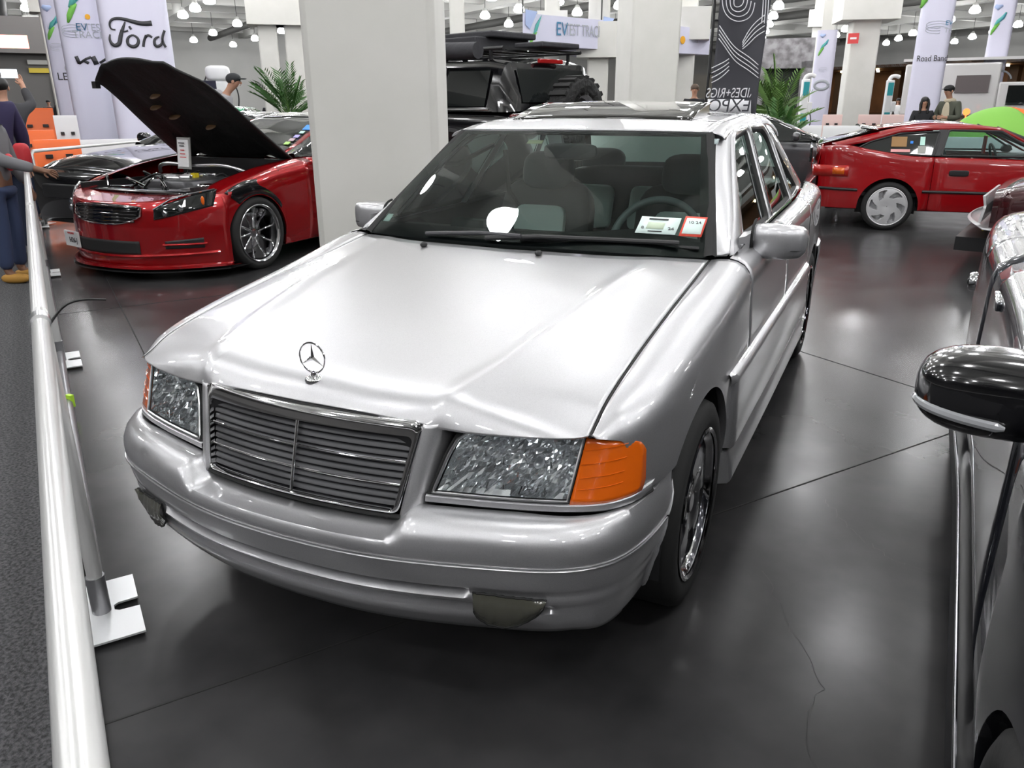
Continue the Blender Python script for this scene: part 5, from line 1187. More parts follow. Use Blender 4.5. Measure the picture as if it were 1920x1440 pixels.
# tail
tl = []
for x in np.linspace(-.72,.72,24):
    yy = 3.84+.05*(1-(abs(x)/.72)**3); tl.append([(x,yy-.04,.955),(x,yy-.02,.90),(x,yy,.72),(x,yy+.0,.60),(x,yy+.06,.52),(x,yy+.08,.44),(x,yy+.05,.28),(x,yy-.05,.24)])
MB().grid(np.array(tl), out=(0,3,.6)).build('tail_panel', CR, hc, solid=.003)
MB().grid(np.array([[(x,3.91+.05*(1-(abs(x)/.72)**3)-.02,.47),(x,3.93+.05*(1-(abs(x)/.72)**3)-.02,.455),(x,3.91+.05*(1-(abs(x)/.72)**3)-.02,.44)] for x in np.linspace(-.72,.72,20)]), out=(0,3,.45)).build('bumper_strip', BLACK, hc)
for sg in (1,-1):
    q = [(float(CW(y))+.006,y) for y in np.linspace(3.50,3.80,8)]+[(.70,3.885),(.55,3.90),(.35,3.905)]
    t_ = MB().grid(np.array([[(sg*x,y,z) for z in (.60,.725)] for x,y in q]), out=(0,3.3,.66)).build('tail_light', mat('tail_red2',(.45,.015,.01),.12,0,coat=1), hc, solid=.012)
    MB().grid(np.array([[(sg*(x+.004),y+.003,z) for z in (.625,.70)] for x,y in q[1:5]]), out=(0,3.3,.66)).build('amber_section', AMBER, t_, solid=.012)
MB().box((0,3.93,.83),(1.30,.03,.17)).build('rear_glass_panel', DARKGLASS, hc, bevel=.01)
MB().grid(np.array([[(x,3.30+.56*v,1.115-.155*v-.012*(x/.6)**2-.02*v*v*0) for v in np.linspace(0,1,8)] for x in np.linspace(-.60-.0,.60,15)]), out=(0,3.3,.7)).build('hatch_glass', DARKGLASS, hc, solid=.004)
sp_ = []
for x in np.linspace(-.62,.62,17): sp_.append([(x,3.22,1.14-.02*(x/.6)**2),(x,3.34,1.155-.02*(x/.6)**2),(x,3.42,1.165-.02*(x/.6)**2),(x,3.42,1.15-.02*(x/.6)**2),(x,3.24,1.12-.02*(x/.6)**2)])
MB().grid(np.array(sp_), out=(0,3.3,1.13)).build('roof_spoiler', GLOSSBLACK, hc)
cg = lambda y,z: .775-(z-.83)*.52-.03*max(0,(y-2.8))
roofz = pch([(1.95,1.10),(2.15,1.165),(2.4,1.195),(2.7,1.205),(3.0,1.175),(3.35,1.125)])
MB().grid(np.array([[(x,y,float(roofz(y))-.015*(x/.55)**2) for x in np.linspace(-.55,.55,19)] for y in np.linspace(2.05,3.30,20)]), out=(0,2.7,.7)).build('roof', CR, hc, solid=.004)
MB().grid(np.array([[(x,y,float(roofz(y))+.006-.012*(x/.35)**2) for x in np.linspace(-.36,.36,9)] for y in np.linspace(2.30,2.85,8)]), out=(0,2.7,.7)).build('sunroof_panel', GLOSSBLACK, hc, solid=.006)
def cpt(sg,y,z,o=0): return (sg*(cg(y,z)+o),y,z)
QW = [(2.63,.845),(2.58,1.10),(3.0,1.075),(3.30,.985),(3.43,.915),(3.36,.865)]
DW = [(1.55,.845),(1.98,1.105),(2.50,1.115),(2.56,.845)]
for sg in (1,-1):
    for nm,L_,gm_ in (('quarter_window',QW,DARKGLASS),('door_window',DW,mat('x',(1,1,1)) and glass('pale_glass',(.72,.80,.79)))):
        MB().poly([cpt(sg,y,z,.003) for y,z in L_], .004, (sg,0,.4)).build(nm, gm_, hc, smooth=False)
        MB().tube([cpt(sg,y,z,.006) for y,z in densify(rloop(L_,.03),.05)], .012, 6, closed=True).build('window_seal', BLACK, hc)
    # painted side frame from belt to roof
    n = 60; up = [(1.40,.83),(1.98,1.145),(2.25,1.175),(2.7,1.185),(3.0,1.155),(3.40,1.05),(3.72,.965)]; lo = [(1.45,.835),(1.99,1.11),(2.25,1.125),(2.7,1.115),(3.0,1.09),(3.33,.985),(3.60,.93)]
    U_ = curve(up,n,'l'); L2 = curve(lo,n,'l'); MB().grid(np.array([[cpt(sg,a[0],a[1],-.008),cpt(sg,a[0]*.5+b_[0]*.5,a[1]*.5+b_[1]*.5,.010),cpt(sg,b_[0],b_[1],.004)] for a,b_ in zip(U_,L2)]), out=(0,2.6,.9)).build('roof_rail', CR, hc, solid=.003)
    MB().grid(np.array([[cpt(sg,y,z,.004) for y,z in ((3.33,.90),(3.60,.94),(3.45,.90))],[cpt(sg,y,z,.004) for y,z in ((3.30,.86),(3.55,.90),(3.42,.86))]])).build('sail_panel', CR, hc)
    MB().poly([cpt(sg,y,z,.004) for y,z in [(2.55,.845),(2.50,1.12),(2.60,1.12),(2.66,.845)]], .006, (sg,0,.4)).build('b_pillar', BLACK, hc)
    MB().ell((sg*.80,1.62,.86),(.07,.06,.05),16,10,sq=.8).build('side_mirror', BLACK, hc)
ca = [[(x*(.58+.12*(1-v)),1.28+.75*v,.84+.30*v+.02*sin(pi*v)-.02*x*x) for v in np.linspace(0,1,8)] for x in np.linspace(-1,1,15)]
MB().grid(np.array(ca), out=(0,2.4,.6)).build('windshield', MATS['pale_glass'], hc)
for sg in (1,-1): MB().tube([(sg*.70,1.28,.83),(sg*.66,1.6,.97),(sg*.58,2.03,1.14)], .022, 8).build('a_pillar', BLACK, hc)
for x in (-.34,.34):
    b = MB(); rbox(b,(x,2.50,.68),(.44,.16,.62),Matrix.Rotation(radians(-16),3,'X'),.5); b.build('seat', LEATHER, hc)
b = MB(); b.tube([np.array([-.34,1.95,.80])+.17*np.array([cos(a),.35*sin(a),.93*sin(a)]) for a in np.linspace(0,2*pi,30,endpoint=False)], .014, 8, closed=True); b.build('steering_wheel', BLACK, hc)
MB().box((0,1.55,.72),(1.3,.4,.2)).build('dashboard', BLACK, hc, bevel=.03); MB().box((0,2.4,.40),(1.4,2.4,.04)).build('cabin_floor', BLACK, hc)
b = MB(); b.box((-.05,2.02,.94),(.12,.02,.20)); b.build('red_cloth', mat('cloth_red',(.5,.02,.02),.8), hc)
b = MB().box((0,3.15,.80),(1.3,.9,.03)); b.build('cargo_cover', BLACK, hc)
for k,(y,z,w_,h_,m_) in enumerate(((2.98,.895,.20,.035,'sticker_pink'),(3.0,.99,.16,.12,'sticker_brown'),(2.76,.91,.085,.085,'sticker_ring2'),(2.76,1.0,.05,.10,'sticker_mint'),(2.87,.985,.03,.03,'sticker_cyan'))):
    mm = {'sticker_pink':(.75,.35,.35),'sticker_brown':(.30,.16,.05),'sticker_ring2':(.35,.36,.33),'sticker_mint':(.5,.8,.7),'sticker_cyan':(.02,.25,.85)}[m_]
    MB().box(cpt(-1,y,z,.012),(.003,w_,h_),Matrix.Rotation(radians(27),3,'Y')).build('window_sticker', mat(m_,mm,.5), hc)
SILW = mat('wheel_silver', (.62,.62,.63), .35, .5)
for sg in (1,-1):
    for yc in (.74,3.04): wheel(hc,(sg*.735,yc,.275),sg,R=.275,w=.185,r=.212,style='swirl',rimm=SILW,lip=SILW,depth=.004)
# ------------------------------------------------------------------ grey car behind both
gp = at(1545,193,12.9); ga = radians(8); gd = np.array([cos(ga),sin(ga),0]); gn = np.array([gp[0],gp[1],0])+gd*1.45+np.array([-sin(ga),cos(ga),0])*.9
sedan_like('grey_sedan', 'dark grey car partly hidden between the silver car and the red hatchback', gn, ga+pi/2, paint('dark_grey_paint',(.07,.07,.075),metal=.5,rough=.3), hood_z=.82, roof_z=1.27, L=4.2)
# ------------------------------------------------------------------ maroon car with white splitter
mc = Car('maroon_car', 'dark maroon car nose with a white front splitter and yellow plate at the right edge', (2.12,7.42), radians(-90)+radians(-10), paint('maroon_paint',(.05,.008,.010),metal=.3,rough=.25),
    [(0,.78),(.3,.88),(.8,.93),(4.4,.9)], [(0,.66,.70),(.4,.74,.78),(1.4,.78,.90),(4.4,.74,.9)], [(0,.72),(.4,.82),(1.4,.98),(4.4,.98)], zb=.30, arches=(.95,3.5), R=.37)
mc.side(0,1.5,'front_fender'); mc.side(1.506,4.4,'door'); mc.deck(0,1.5,'hood'); mc.wells(); mc.under(.2,4.2,.75,.3)
MB().grid(np.array([[(x,.10*(abs(x)/.8)**2-.06*sin(pi*(z-.3)/.42),z) for z in np.linspace(.30,.70,8)] for x in np.linspace(-.80,.80,20)]), out=(0,2,.5)).build('front_bumper', mc.body, mc.t, solid=.004)
WSP = mat('white_plastic', (.55,.55,.56), .35, coat=.5)
MB().grid(np.array([[(x,.16*(abs(x)/.9)**2-.22,.44),(x,.16*(abs(x)/.9)**2-.24,.42),(x,.16*(abs(x)/.9)**2-.20,.39),(x,.3,.37)] for x in np.linspace(-.92,.92,24)]), out=(0,2,.40)).build('splitter', WSP, mc.t, solid=.01)
MB().poly([(-.85,-.06,.44),(.85,-.06,.44),(.85,-.04,.56),(.62,-.06,.56),(.62,-.08,.64),(-.62,-.08,.64),(-.62,-.06,.56),(-.85,-.04,.56)], .02, (0,-1,0)).build('bumper_panel', WSP, mc.t)
MB().box((.0,-.10,.27),(.30,.015,.15),Matrix.Rotation(radians(-25),3,'X')).build('license_plate', mat('plate_yellow',(.55,.45,.05),.5), mc.t)
MB().box((-.1,0,.22),(1.5,.5,.12)).build('under_tray', BLACK, mc.t)
mc.cabin([(1.5,.99),(2.0,1.2),(2.4,1.33),(3.2,1.35),(4.2,1.05)],[(1.5,.76),(4.2,.70)],[(1.5,.6),(4.2,.5)],DARKGLASS,mc.body,(2.3,3.3),belt=lambda y:.94)
for sg in (1,-1): wheel(mc.t,(sg*.82,.95,.33),sg,R=.33,r=.24,style='multi'); wheel(mc.t,(sg*.82,3.5,.33),sg,R=.33,r=.24,style='multi')
# ------------------------------------------------------------------ near dark car with the black mirror
NB = paint('midnight_paint', (.022,.024,.032), metal=.6, rough=.25)
na = radians(-3.0)
nc = Car('dark_grey_coupe', 'glossy dark grey car at the right edge with a black wing mirror towards the camera', (2.345,-1.35), na, NB,
    [(0,.70),(.25,.83),(.7,.90),(1.2,.92),(2.5,.925),(3.6,.955),(4.3,.90),(4.7,.76)], [(0,.60,.66),(.35,.68,.76),(1.0,.72,.86),(1.7,.76,.93),(3.0,.77,.96),(4.0,.74,.98),(4.7,.64,.93)],
    [(0,.66),(.4,.80),(1.2,.92),(1.8,.99),(3.9,1.02),(4.7,.97)], zb=.26, arches=(.90,3.78), R=.375)
nc.side(0,1.52,'front_fender'); nc.side(1.527,2.95,'door'); nc.side(2.957,4.68,'rear_quarter'); nc.deck(0,1.66,'hood'); nc.deck(4.0,4.68,'trunk_lid'); nc.wells(); nc.under(.2,4.5,.78,.24)
for sg in (1,-1):
    rows = [[(sg*(float(nc.W(y))-.03),y,.28),(sg*(float(nc.W(y))+.012),y,.265),(sg*(float(nc.W(y))+.020),y,.235),(sg*(float(nc.W(y))-.04),y,.20)] for y in np.linspace(1.30,3.40,20)]
    MB().grid(np.array(rows), out=(0,2.4,.3)).build('side_skirt', BLACK, nc.t, solid=.003)
    MB().tube([(sg*(float(nc.W(y))+.010),y,.285) for y in np.linspace(1.28,3.42,20)], .004, 8).build('sill_trim', mat('dark_chrome',(.30,.30,.32),.2,1), nc.t)
    h_ = MB(); rbox(h_,(sg*.925,2.72,.86),(.03,.20,.035),None,.5); h_.build('door_handle', NB, nc.t)
nc.cabin([(1.62,.99),(2.0,1.15),(2.4,1.29),(2.9,1.35),(3.3,1.33),(3.9,1.15),(4.2,1.02)],[(1.62,.77),(3.0,.80),(4.2,.70)],[(1.62,.62),(2.9,.58),(4.2,.5)],DARKGLASS,NB,(2.35,3.35),belt=lambda y:.955)
nc.pillar([(1.70,.98),(1.9,.74),(2.15,.63),(2.4,.6)],.06,NB,'a_pillar'); nc.pillar([(3.0,.62),(3.02,.8),(3.05,.98)],.08,BLACK,'b_pillar')
MB().grid(np.array([[(x,.12*(abs(x)/.7)**2-.10*sin(pi*(z-.2)/.5),z) for z in np.linspace(.2,.66,8)] for x in np.linspace(-.70,.70,20)]), out=(0,2,.5)).build('front_bumper', NB, nc.t, solid=.004)
MB().grid(np.array([[(x,4.72-.12*(abs(x)/.76)**2+.06*sin(pi*(z-.25)/.7),z) for z in np.linspace(.25,.92,8)] for x in np.linspace(-.76,.76,20)]), out=(0,2,.5)).build('rear_bumper', NB, nc.t, solid=.004)
for sg in (1,-1): wheel(nc.t,(sg*.80,.90,.335),sg,R=.335,w=.24,r=.25,style='multi',rimm=DARKRIM); wheel(nc.t,(sg*.80,3.78,.335),sg,R=.335,w=.26,r=.25,style='multi',rimm=DARKRIM)
for sg in (1,-1):
    cM = (sg*.965,1.60,.925)
    m_ = MB().ell(cM,(.140,.095,.078),32,20,sq=.72).build('wing_mirror', GLOSSBLACK, nc.t, angle=80)
    MB().tube(curve([(sg*1.101,1.585,.905),(sg*1.084,1.538,.902),(sg*1.032,1.511,.896),(sg*.955,1.503,.890)],16), [.004]+[.009]*14+[.004], 8).build('indicator_strip', mat('clear_strip',(.55,.56,.58),.08,.4,coat=1), m_)
    MB().tube([(sg*.78,1.66,.90),(sg*.84,1.64,.90),(sg*.90,1.62,.91)], [.05,.045,.04], 12).build('mirror_arm', GLOSSBLACK, m_)
fc = MB().lathe([(.0,.0),(.022,.0),(.026,.012),(.036,.016),(.042,.006),(.044,-.01)], axis='x', n=24, R=Matrix.Rotation(pi,3,'Z')).build('round_lamp', CHROME, nc.t, loc=(-.955,4.05,.66))
MB().ell((-.012,0,0),(.012,.018,.018),12,8).build('lamp_core', BLACK, fc)
# ================================================================== BARRIER RAIL, CARPET
NB_ = -.440                      # barrier plane: (.5565,.8309)·P = -.43
def bp_(a, z, off=0): p = A_*a+B_*(NB_+off); return np.array([p[0],p[1],z])
RAILM = mat('rail_white', (.62,.62,.61), .28, .35); RAILD = mat('rail_shaded_grey', (.30,.30,.31), .35, .7)  # bottom rails get a darker grey, their shade put into the colour
CARPET = mat('charcoal_carpet', (.028,.028,.030), .95, noise=(90,(.11,.11,.115)), bump=(160,1.0,.01))
cp = MB().add([A_*a+B_*b+np.array([0,0,z]) for a in (-10.5,3.5) for b in (NB_-9,NB_-.035) for z in (0,.012)], [(0,1,3,2),(4,6,7,5),(0,4,5,1),(2,3,7,6),(0,2,6,4),(1,5,7,3)]).build('carpet', CARPET, smooth=False)
tag(cp, 'speckled charcoal aisle carpet along the left edge of the hall floor', 'carpet')
def barrier(a0, a1, label, name='crowd_barrier', dirn=None, org=None):
    f = (lambda a,z,off=0: bp_(a,z,off)) if dirn is None else (lambda a,z,off=0: org+dirn*a+np.array([-dirn[1],dirn[0],0])*off+np.array([0,0,z]))
    t = thing(name, label, 'barrier', (0,0,0))
    MB().tube([f(a0,.10),f(a0,.86),f(a0+(.04 if a1>a0 else -.04),.90),f(a1-(.04 if a1>a0 else -.04),.90),f(a1,.86),f(a1,.10)], .021, 16).build('top_rail', RAILM, t)
    if a1 < a0 or dirn is not None: MB().tube([f(a0,.065),f(a1,.065)], .021, 14).build('bottom_rail', RAILD, t)
    for a in ((a0,a1) if dirn is not None else (a1,) if a1 < a0 else (a0,)):
        o = [f(a+u,.014,v) for (u,v) in ((-.165,-.035),(.165,-.035),(.165,.10),(.025,.10),(.022,.045),(.012,.033),(-.012,.033),(-.022,.045),(-.025,.10),(-.165,.10))]
        MB().poly(o, .006, (0,0,1)).build('foot_plate', mat('plate_alu',(.72,.73,.74),.35,.5), t, smooth=False)
        MB().tube([f(a,.02),f(a,.14)], .026, 14).build('foot_socket', RAILD, t)
    return t, f
def a_of(x,y): return A_[0]*x+A_[1]*y
t1,f1 = barrier(-.550, 3.1, 'nearest white tube crowd barrier, running out of the bottom of the picture')
t2,f2 = barrier(-.61, -3.36, 'white tube crowd barrier, second from the camera, beside the silver car nose')
t3,f3 = barrier(-3.42, -6.33, 'white tube crowd barrier, third from the camera, in front of the red coupe')
t4,f4 = barrier(-6.40, -9.7, 'white tube crowd barrier, farthest of the row along the carpet')
e4 = np.array([*(A_*-9.75+B_*NB_)[:2],0]); d5 = at(280,262,14.2)-e4; d5[2] = 0; L5 = np.linalg.norm(d5); d5 /= L5
barrier(.12, L5, 'crowd barrier turning right behind the black coupe', dirn=d5, org=e4)
J = bp_(-.575,.90)
b = MB().tube([J-A_*.02,J+A_*.035],.0245,16); tag(b.build('rail_collar', ALU), 'metal collar joining the two nearest barrier rails', 'collar')
tag(MB().tube(curve([J+A_*.03+(0,0,-.03),J+A_*.0+B_*.03+(0,0,.0),J+B_*.06+(0,0,.03),J+B_*.16+(0,0,.035)],14), .0035, 6).build('cable_tie', BLACK), 'black cable tie sticking out where the two nearest rails meet', 'cable tie')
tag(MB().box(bp_(a_of(-2.22,1.02),.075,.012),(.035,.02,.06)).build('tape_tag', mat('tape_lime',(.45,.75,.05),.5)), 'small lime green tape tag on the bottom rail of the second barrier', 'tape')

# ================================================================== PEOPLE
SKIN = mat('skin_tan', (.45,.24,.16), .6); SKIN2 = mat('skin_brown', (.20,.10,.06), .6)
def skinmesh(name, V, E, m, parent, sub=2):
    me = bpy.data.meshes.new(name); bm = bmesh.new(); lay = bm.verts.layers.skin.verify(); vs = []
    for i,(co,r) in enumerate(V):
        v = bm.verts.new(co); rr = r if hasattr(r,'__len__') else (r,r); v[lay].radius = rr; v[lay].use_root = (i == 0); vs.append(v)
    for a,b_ in E: bm.edges.new((vs[a],vs[b_]))
    bm.to_mesh(me); bm.free(); me.materials.append(m); o = bpy.data.objects.new(name, me); COL.objects.link(o); o.parent = parent
    q = o.modifiers.new('skin','SKIN'); q.use_smooth_shade = True; q = o.modifiers.new('sub','SUBSURF'); q.levels = sub; q.render_levels = sub
    return o
def person(label, loc, rz, H=1.75, jacket=None, legs=None, shoes=None, skin=None, arms=None, lean=0, head_tilt=0, hair=None, cap=None, shirt=None, sit=False):
    k = H/1.75; t = thing('person', label, 'person', loc, rz); sk = skin or SKIN
    arms = arms or [((.25,-.02,1.17),(.27,-.12,.93)),((-.25,-.02,1.17),(-.27,-.12,.93))]
    ly = lambda z: -lean*max(0,z-.95)
    def P(x,y,z): return (x*k,(y+ly(z))*k,z*k)
    V = [(P(0,0,.95),.13*k),(P(0,0,1.15),.12*k),(P(0,0,1.35),.14*k),(P(0,.0,1.48),.06*k),(P(0,-.01-head_tilt*.02,1.56),.052*k),(P(0,-.015-head_tilt*.04,1.63),(.068*k,.08*k)),(P(0,-.01-head_tilt*.06,1.70),(.078*k,.092*k)),(P(0,-head_tilt*.07,1.755),.05*k)]
    E = [(0,1),(1,2),(2,3),(3,4),(4,5),(5,6),(6,7)]
    for sg,(el,wr) in zip((1,-1),arms):
        b0 = len(V); V += [(P(sg*.18,0,1.43),.055*k),((el[0]*k,(el[1]+ly(el[2]))*k,el[2]*k),.042*k),((wr[0]*k,(wr[1]+ly(wr[2]))*k,wr[2]*k),.028*k)]; E += [(2,b0),(b0,b0+1),(b0+1,b0+2)]
        d = np.array(V[b0+2][0])-np.array(V[b0+1][0]); d /= np.linalg.norm(d); s_ = np.cross(d,(0,1,0)); s_ /= np.linalg.norm(s_)+1e-9; n_ = np.cross(s_,d); w0 = np.array(V[b0+2][0])
        pb = len(V); V.append((tuple(w0+d*.05*k),(.036*k,.018*k))); E.append((b0+2,pb))
        for j,(o_,ln) in enumerate(((-.030,.062),(-.010,.075),(.010,.070),(.028,.055))):
            f0 = len(V); V += [(tuple(w0+d*.088*k+s_*o_*k),.0095*k),(tuple(w0+d*(.088+ln*.5)*k+s_*o_*1.15*k+n_*.012*k),.0088*k),(tuple(w0+d*(.088+ln*.85)*k+s_*o_*1.1*k+n_*.035*k),.0075*k)]; E += [(pb,f0),(f0,f0+1),(f0+1,f0+2)]
        f0 = len(V); V += [(tuple(w0+d*.04*k-s_*.035*k+n_*.012*k),.011*k),(tuple(w0+d*.075*k-s_*.052*k+n_*.025*k),.009*k)]; E += [(pb,f0),(f0,f0+1)]
    for sg in (1,-1):
        b0 = len(V); V += [(P(sg*.10,0,.90),.085*k),(P(sg*.11,-.01,.50),.058*k),(P(sg*.115,.02,.10),.040*k),(P(sg*.12,-.10,.04),.035*k)]; E += [(0,b0),(b0,b0+1),(b0+1,b0+2),(b0+2,b0+3)]
    body = skinmesh('body', V, E, sk, t)
    hc_ = np.array(P(0,-.01-head_tilt*.05,1.68))
    MB().ell(hc_+np.array([0,-.098,-.025])*k,(.012*k,.020*k,.022*k),10,8).build('nose', sk, body)
    for sg in (1,-1):
        MB().ell(hc_+np.array([sg*.032,-.088,.005])*k,(.012*k,.008*k,.007*k),10,8).build('eye', mat('eye_dark',(.02,.015,.012),.3), body)
        MB().ell(hc_+np.array([sg*.083,0,-.01])*k,(.012*k,.022*k,.032*k),10,8).build('ear', sk, body)
    MB().ell(hc_+np.array([0,-.086,-.058])*k,(.024*k,.010*k,.007*k),10,6).build('mouth', mat('lip',(.35,.12,.09),.5), body)
    jm = jacket or mat('cloth_black',(.015,.015,.018),.85)
    V = [(P(0,0,.90),(.165*k,.125*k)),(P(0,0,1.12),(.155*k,.125*k)),(P(0,0,1.34),(.17*k,.135*k)),(P(0,.0,1.46),(.09*k,.085*k)),(P(0,.0,1.51),(.075*k,.07*k))]; E = [(0,1),(1,2),(2,3),(3,4)]
    for sg,(el,wr) in zip((1,-1),arms):
        b0 = len(V); el_ = np.array([el[0],el[1]+ly(el[2]),el[2]])*k; wr_ = np.array([wr[0],wr[1]+ly(wr[2]),wr[2]])*k
        V += [(P(sg*.19,0,1.42),.082*k),(tuple(el_),.066*k),(tuple(wr_*.88+el_*.12),.048*k)]; E += [(2,b0),(b0,b0+1),(b0+1,b0+2)]
    skinmesh('jacket', V, E, jm, t)
    V = [(P(0,0,.96),(.15*k,.115*k)),(P(.10,0,.86),.10*k),(P(.115,-.01,.50),.078*k),(P(.12,.02,.12),.066*k),(P(-.10,0,.86),.10*k),(P(-.115,-.01,.50),.078*k),(P(-.12,.02,.12),.066*k)]
    skinmesh('trousers', V, [(0,1),(1,2),(2,3),(0,4),(4,5),(5,6)], legs or mat('denim_dark',(.02,.03,.06),.85), t)
    for sg in (1,-1):
        b = MB(); b.ell((sg*.12*k,-.045*k,.048*k),(.052*k,.135*k,.048*k),16,10,sq=.8); b.build('shoe', shoes or BLACK, t)
    if hair:
        hm, hl = hair; b = MB(); b.ell(hc_+np.array([0,.018,.035])*k,(.094*k,.105*k,.085*k),20,12)
        if hl > .1:
            b.tube([hc_+np.array([0,.03,.02])*k,hc_+np.array([0,.06,-.10])*k,hc_+np.array([0,.065,-hl])*k], [.09*k,.088*k,.05*k], 14)
            for sg in (1,-1): b.tube([hc_+np.array([sg*.06,-.03,.05])*k,hc_+np.array([sg*.088,-.03,-.06])*k,hc_+np.array([sg*.085,-.05,-hl])*k], [.035*k,.034*k,.02*k], 10)
        b.build('hair', hm, t)
    if cap:
        b = MB(); b.ell(hc_+np.array([0,.005,.045])*k,(.098*k,.112*k,.075*k),20,12); b.build('cap', cap, t)
        MB().ell(hc_+np.array([0,-.125,.035])*k,(.07*k,.07*k,.010*k),18,8).build('cap_brim', cap, t)
    return t, k, hc_
HOOD = mat('cloth_grey_hoodie', (.33,.33,.35), .9); VEST = mat('cloth_charcoal', (.06,.06,.07), .85); CAPM = mat('cap_dark', (.025,.028,.03), .8)
p = at(400,160,14.6); t,k,h = person('person in grey hoodie, charcoal vest and dark cap looking down beyond the raised hood', (p[0],p[1],0), facing(p)+radians(75), 1.86, HOOD, cap=CAPM, lean=.32, head_tilt=1.5, hair=(CAPM,.05))
b = MB().ell((0,-.02*k,1.50*k),(.13*k,.12*k,.07*k),18,10); b.build('hood_collar', HOOD, t)
skinmesh('vest', [((0,-.0,.95*k),(.18*k,.14*k)),((0,-.07*k,1.15*k),(.172*k,.145*k)),((0,-.13*k,1.36*k),(.185*k,.15*k))], [(0,1),(1,2)], VEST, t)
p = at(1732,200,19); t,k,h = person('person with long black hair and black jacket holding a dark phone in both hands', (p[0],p[1],0), facing(p)+radians(10), 1.47, mat('cloth_black',(.015,.015,.018),.85), hair=(mat('hair_black',(.008,.007,.007),.5),.26), arms=[((.25,-.05,1.15),(.05,-.26,1.20)),((-.25,-.05,1.15),(-.05,-.26,1.20))], head_tilt=.8)
ph = tag(MB().box((0,0,0),(.075,.012,.15)).build('phone', BLACK, loc=tuple(Vector(t.location)+Matrix.Rotation(t.rotation_euler.z,3,'Z')@Vector((0,-.32,1.02))), bevel=.008), 'dark phone held by the long haired person', 'phone'); ph.rotation_euler = (radians(-40),0,t.rotation_euler.z)
p = at(1782,200,19); OLIVE_ = mat('cloth_olive', (.075,.080,.060), .9); t,k,h = person('person in an olive jacket with cream fleece collar and black cap, looking down', (p[0],p[1],0), facing(p)+radians(-35), 1.68, OLIVE_, cap=mat('cap_black',(.01,.01,.01),.8), hair=(CAPM,.05), head_tilt=1.4, lean=.08, arms=[((.27,-.05,1.15),(.12,-.28,1.16)),((-.27,-.05,1.15),(-.12,-.28,1.16))])
CREAM = mat('fleece_cream', (.50,.44,.33), .95, bump=(60,.6,.01)); b = MB().ell((0,-.04*k,1.49*k),(.12*k,.11*k,.06*k),18,10); b.build('fleece_collar', CREAM, t); b = MB().ell((0,-.125*k,1.22*k),(.085*k,.045*k,.25*k),16,10); b.build('fleece_front', CREAM, t)
p = at(1303,165,20); person('person with short brown hair standing behind the dark flag banner', (p[0],p[1],0), facing(p), 1.78, mat('cloth_black',(.015,.015,.018),.85), hair=(mat('hair_brown',(.10,.07,.05),.7),.05))
NAVY = mat('cloth_navy', (.022,.016,.060), .85)
p = at(-22,200,8.8); t,k,h = person('person in a navy jacket with a red bag at the left edge, seen from behind', (p[0],p[1],.012), facing(p)+radians(200), 1.72, NAVY, hair=(mat('hair_black',(.008,.007,.007),.5),.10), lean=.10)
p = at(40,300,8.9); q = tag(MB().ell((0,0,0),(.08,.05,.11),14,10,sq=.6).build('shoulder_bag', mat('bag_red',(.55,.03,.04),.6), loc=tuple(at(42,292,8.5))), 'red bag hanging beside the person in navy', 'bag')
p = at(8,200,11.5); t,k,h = person('person in a dark grey coat raising a bright phone overhead at the left', (p[0],p[1],0), facing(p)+radians(170), 1.70, mat('cloth_coat',(.05,.05,.055),.9), hair=(mat('hair_black',(.008,.007,.007),.5),.10), arms=[((.30,-.10,1.50),(.26,-.22,1.74)),((-.28,-.12,1.48),(-.20,-.25,1.70))])
phn = tag(MB().box((0,0,0),(.16,.014,.09)).build('phone', emis('phone_screen',(.85,.92,1),2.2), loc=tuple(at(17,138,11.0))), 'bright phone screen raised overhead at the left', 'phone'); phn.rotation_euler = (0,0,facing(p))
# person holding the rail
TEE = mat('cloth_grey_tee', (.16,.16,.17), .9); SHOE_T = mat('shoe_tan', (.42,.22,.04), .7)
p = at(-14,300,7.9); rzp = facing(p)+radians(60)
t,k,h = person('person in grey shirt, jeans and tan shoes resting one hand on the left rail', (p[0],p[1],.012), rzp, 1.50, TEE, mat('denim_blue',(.03,.045,.10),.85), SHOE_T, SKIN2, hair=(mat('hair_black',(.008,.007,.007),.5),.04), arms=[((.24,-.03,1.15),(.26,-.14,.90)),((-.26,-.20,1.18),(-.14,-.50,1.08))])
MB().ell((.0,-.13,.98),(.06,.03,.07),12,8).build('red_patch', mat('bag_red',(.55,.03,.04),.6), t)
for (px,D,H_,lab,jm) in ((92,40,1.62,'tiny far person in grey before the dark bay, left of a pair','cloth_coat'),(115,37,1.70,'tiny far person in black before the dark bay, right of a pair','cloth_black'),(503,34,1.55,'tiny far person in black beside the palm','cloth_black'),(1683,36,1.50,'tiny far person in a lime safety vest between the charger and a banner','x')):
    p = at(px,200,D); person(lab, (p[0],p[1],0), facing(p), H_, MATS.get(jm) or mat('cloth_lime',(.45,.75,.02),.8), hair=(MATS['hair_black'],.04))

